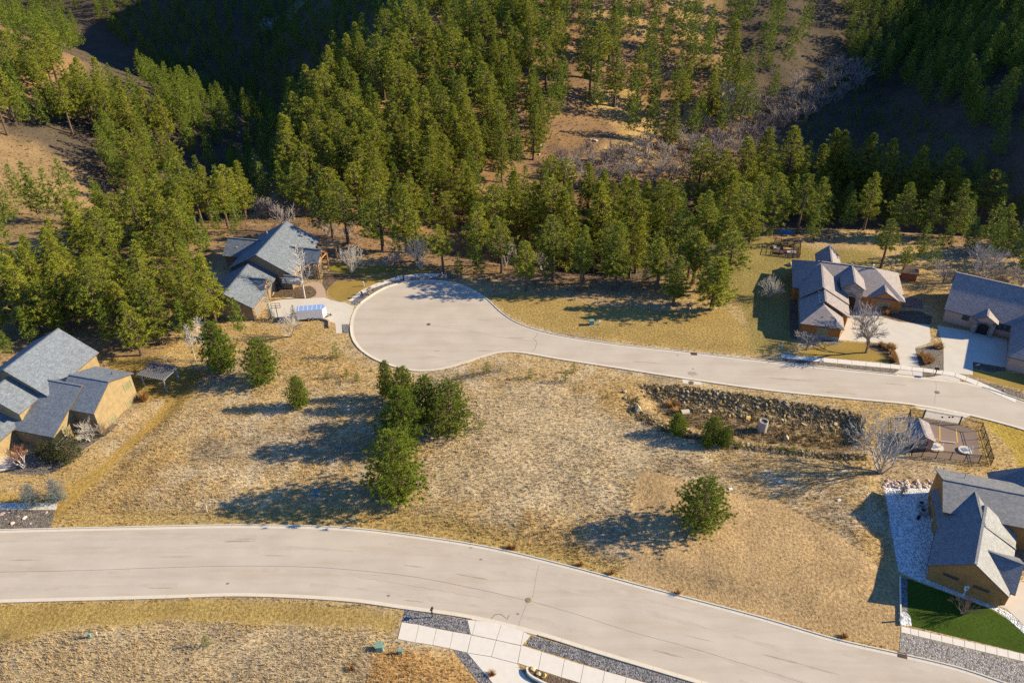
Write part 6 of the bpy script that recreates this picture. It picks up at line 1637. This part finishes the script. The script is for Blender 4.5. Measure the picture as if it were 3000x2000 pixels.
# ------------------------------------------------------------------ dry grass
def dry_grass():
    r = np.random.default_rng(3)
    N = 320000
    Y_ = 38 + (r.uniform(0, 1, N) ** 1.25) * 124
    X_ = r.uniform(-1, 1, N) * (Y_ * 0.53 + 52)
    keep = np.ones(N, bool)
    k_w = sstep(-0.5, 1.0, poly_sd(X_, Y_, WILD)); k_l = sstep(-0.3, 0.6, poly_sd(X_, Y_, LOWER))
    short = np.zeros(N, bool)
    for z in (ZONE_MOWN, ZONE_LOT, ZONE_ALAWN, ZONE_STRIPB, ZONE_CLAWN, ZONE_EGRASS): short |= poly_sd(X_, Y_, z) > 0.1
    prob = np.where((k_w > 0.4) | (k_l > 0.4), 0.85, 0.35); prob = np.where(short, 0.4, prob)
    nn = fbm(X_, Y_, 3.0, 2, 55); prob = prob * (0.35 + 1.1 * nn)
    keep &= r.uniform(0, 1, N) < prob
    def cut(poly, m_=0.0):
        nonlocal keep
        q = np.array(poly); idx = np.where(keep & (X_ > q[:, 0].min() - 1) & (X_ < q[:, 0].max() + 1) & (Y_ > q[:, 1].min() - 1) & (Y_ < q[:, 1].max() + 1))[0]
        if len(idx): keep[idx[poly_sd(X_[idx], Y_[idx], poly) > -m_]] = False
    for h_ in HARD: cut(h_, 0.12)
    cut([tuple(p) for p in resample(upL, 2)] + [tuple(p) for p in resample(loL, 2)[::-1]], 0.1)
    cut([tuple(p) for p in resample(ringL, 2)], 0.1)
    for V in (A1, A3, A4, A5, B1, B2, B4, C1, C1c, C2, C3, D1, D2, D3, D5, E1, E2): cut([tuple(V[k]) for k in 'ABCD'], 0.3)
    X2, Y2, sh = X_[keep], Y_[keep], short[keep]
    n_ = len(X2); Z2 = terrain(X2, Y2)
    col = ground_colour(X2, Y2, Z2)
    B = 4
    hgt = np.where(sh, r.uniform(0.05, 0.14, n_), r.uniform(0.14, 0.42, n_)) * (0.7 + 0.6 * fbm(X2, Y2, 5, 2, 58))
    V = np.empty((n_, B, 3, 3), np.float32); Cc = np.empty((n_, B, 3, 3), np.float32)
    bias = fbm(X2, Y2, 12, 2, 59) * 6.28
    for k in range(B):
        a = r.uniform(0, 6.28, n_); le = r.uniform(0.2, 1.0, n_) * hgt; la = bias + r.normal(0, 1.2, n_)
        wd = r.uniform(0.02, 0.048, n_) * np.where(sh, 0.8, 1.2)
        bx = X2 + r.normal(0, 0.07, n_); by = Y2 + r.normal(0, 0.07, n_)
        V[:, k, 0] = np.stack([bx - np.cos(a) * wd, by - np.sin(a) * wd, Z2 - 0.02], 1)
        V[:, k, 1] = np.stack([bx + np.cos(a) * wd, by + np.sin(a) * wd, Z2 - 0.02], 1)
        V[:, k, 2] = np.stack([bx + np.cos(la) * le, by + np.sin(la) * le, Z2 + hgt * r.uniform(0.7, 1.2, n_)], 1)
        f = r.uniform(0.95, 1.4, n_)[:, None]
        Cc[:, k, 0] = Cc[:, k, 1] = Cc[:, k, 2] = np.clip(col * f, 0, 0.85)
    v = V.reshape(-1, 3)
    print('grass tris', len(v) // 3)
    return np_mesh('dry_grass', v, np.arange(len(v)).reshape(-1, 3), M_tuft, Cc.reshape(-1, 3))
tag(link('dry_grass', dry_grass()), 'dry tan grass growing over the open lots', 'grass', kind='stuff')

def scrub():
    r = np.random.default_rng(9); N = 60000
    Y_ = r.uniform(150, 440, N); X_ = r.uniform(-1, 1, N) * (Y_ * 0.58 + 40)
    d = Y_ - np.interp(X_, EDGE_X, EDGE_Y)
    keep = (d > -6) & (r.uniform(0, 1, N) < 0.3 + 0.8 * fbm(X_, Y_, 9, 2, 65))
    for V in (A1, B1, B4, C1c, C2, E1): keep &= poly_sd(X_, Y_, [tuple(V[k]) for k in 'ABCD']) < -0.5
    bas = poly_sd(X_, Y_, BASIN)
    X_, Y_ = X_[keep], Y_[keep]
    q = in_poly_px([(1890, 1200), (2000, 1195), (2330, 1250), (2530, 1275), (2500, 1320), (2250, 1300), (2000, 1250)], 900)
    q = np.concatenate([q, in_poly_px(NB, 700), in_poly_px(SB, 500)])
    hb = hit(q[:, 0], q[:, 1]); X_ = np.concatenate([X_, hb[:, 0]]); Y_ = np.concatenate([Y_, hb[:, 1]])
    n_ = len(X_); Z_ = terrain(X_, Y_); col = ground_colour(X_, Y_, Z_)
    k = r.uniform(0, 1, n_)[:, None]
    col = np.where(k < 0.25, [0.13, 0.12, 0.05], np.where(k < 0.5, [0.20, 0.14, 0.08], np.where(k < 0.62, [0.30, 0.25, 0.19], col * 1.15))) * r.uniform(0.7, 1.3, (n_, 1))
    h = np.where(k[:, 0] < 0.5, r.uniform(0.25, 0.75, n_), r.uniform(0.15, 0.4, n_)); B = 7
    V = np.empty((n_, B, 3, 3), np.float32)
    for j in range(B):
        a = r.uniform(0, 6.28, n_); la = r.uniform(0, 6.28, n_); le = r.uniform(0.2, 1.0, n_) * h; w = r.uniform(0.04, 0.10, n_)
        bx = X_ + r.normal(0, 0.12, n_); by = Y_ + r.normal(0, 0.12, n_)
        V[:, j, 0] = np.stack([bx - np.cos(a) * w, by - np.sin(a) * w, Z_ - 0.05], 1); V[:, j, 1] = np.stack([bx + np.cos(a) * w, by + np.sin(a) * w, Z_ - 0.05], 1)
        V[:, j, 2] = np.stack([bx + np.cos(la) * le, by + np.sin(la) * le, Z_ + h * r.uniform(0.6, 1.2, n_)], 1)
    Cc = np.repeat(col, B * 3, 0)
    v = V.reshape(-1, 3)
    return np_mesh('scrub', v, np.arange(len(v)).reshape(-1, 3), M_tuft, np.clip(Cc, 0, 0.8))
tag(link('scrub', scrub()), 'low dry scrub and litter covering the wooded slopes', 'scrub', kind='stuff')
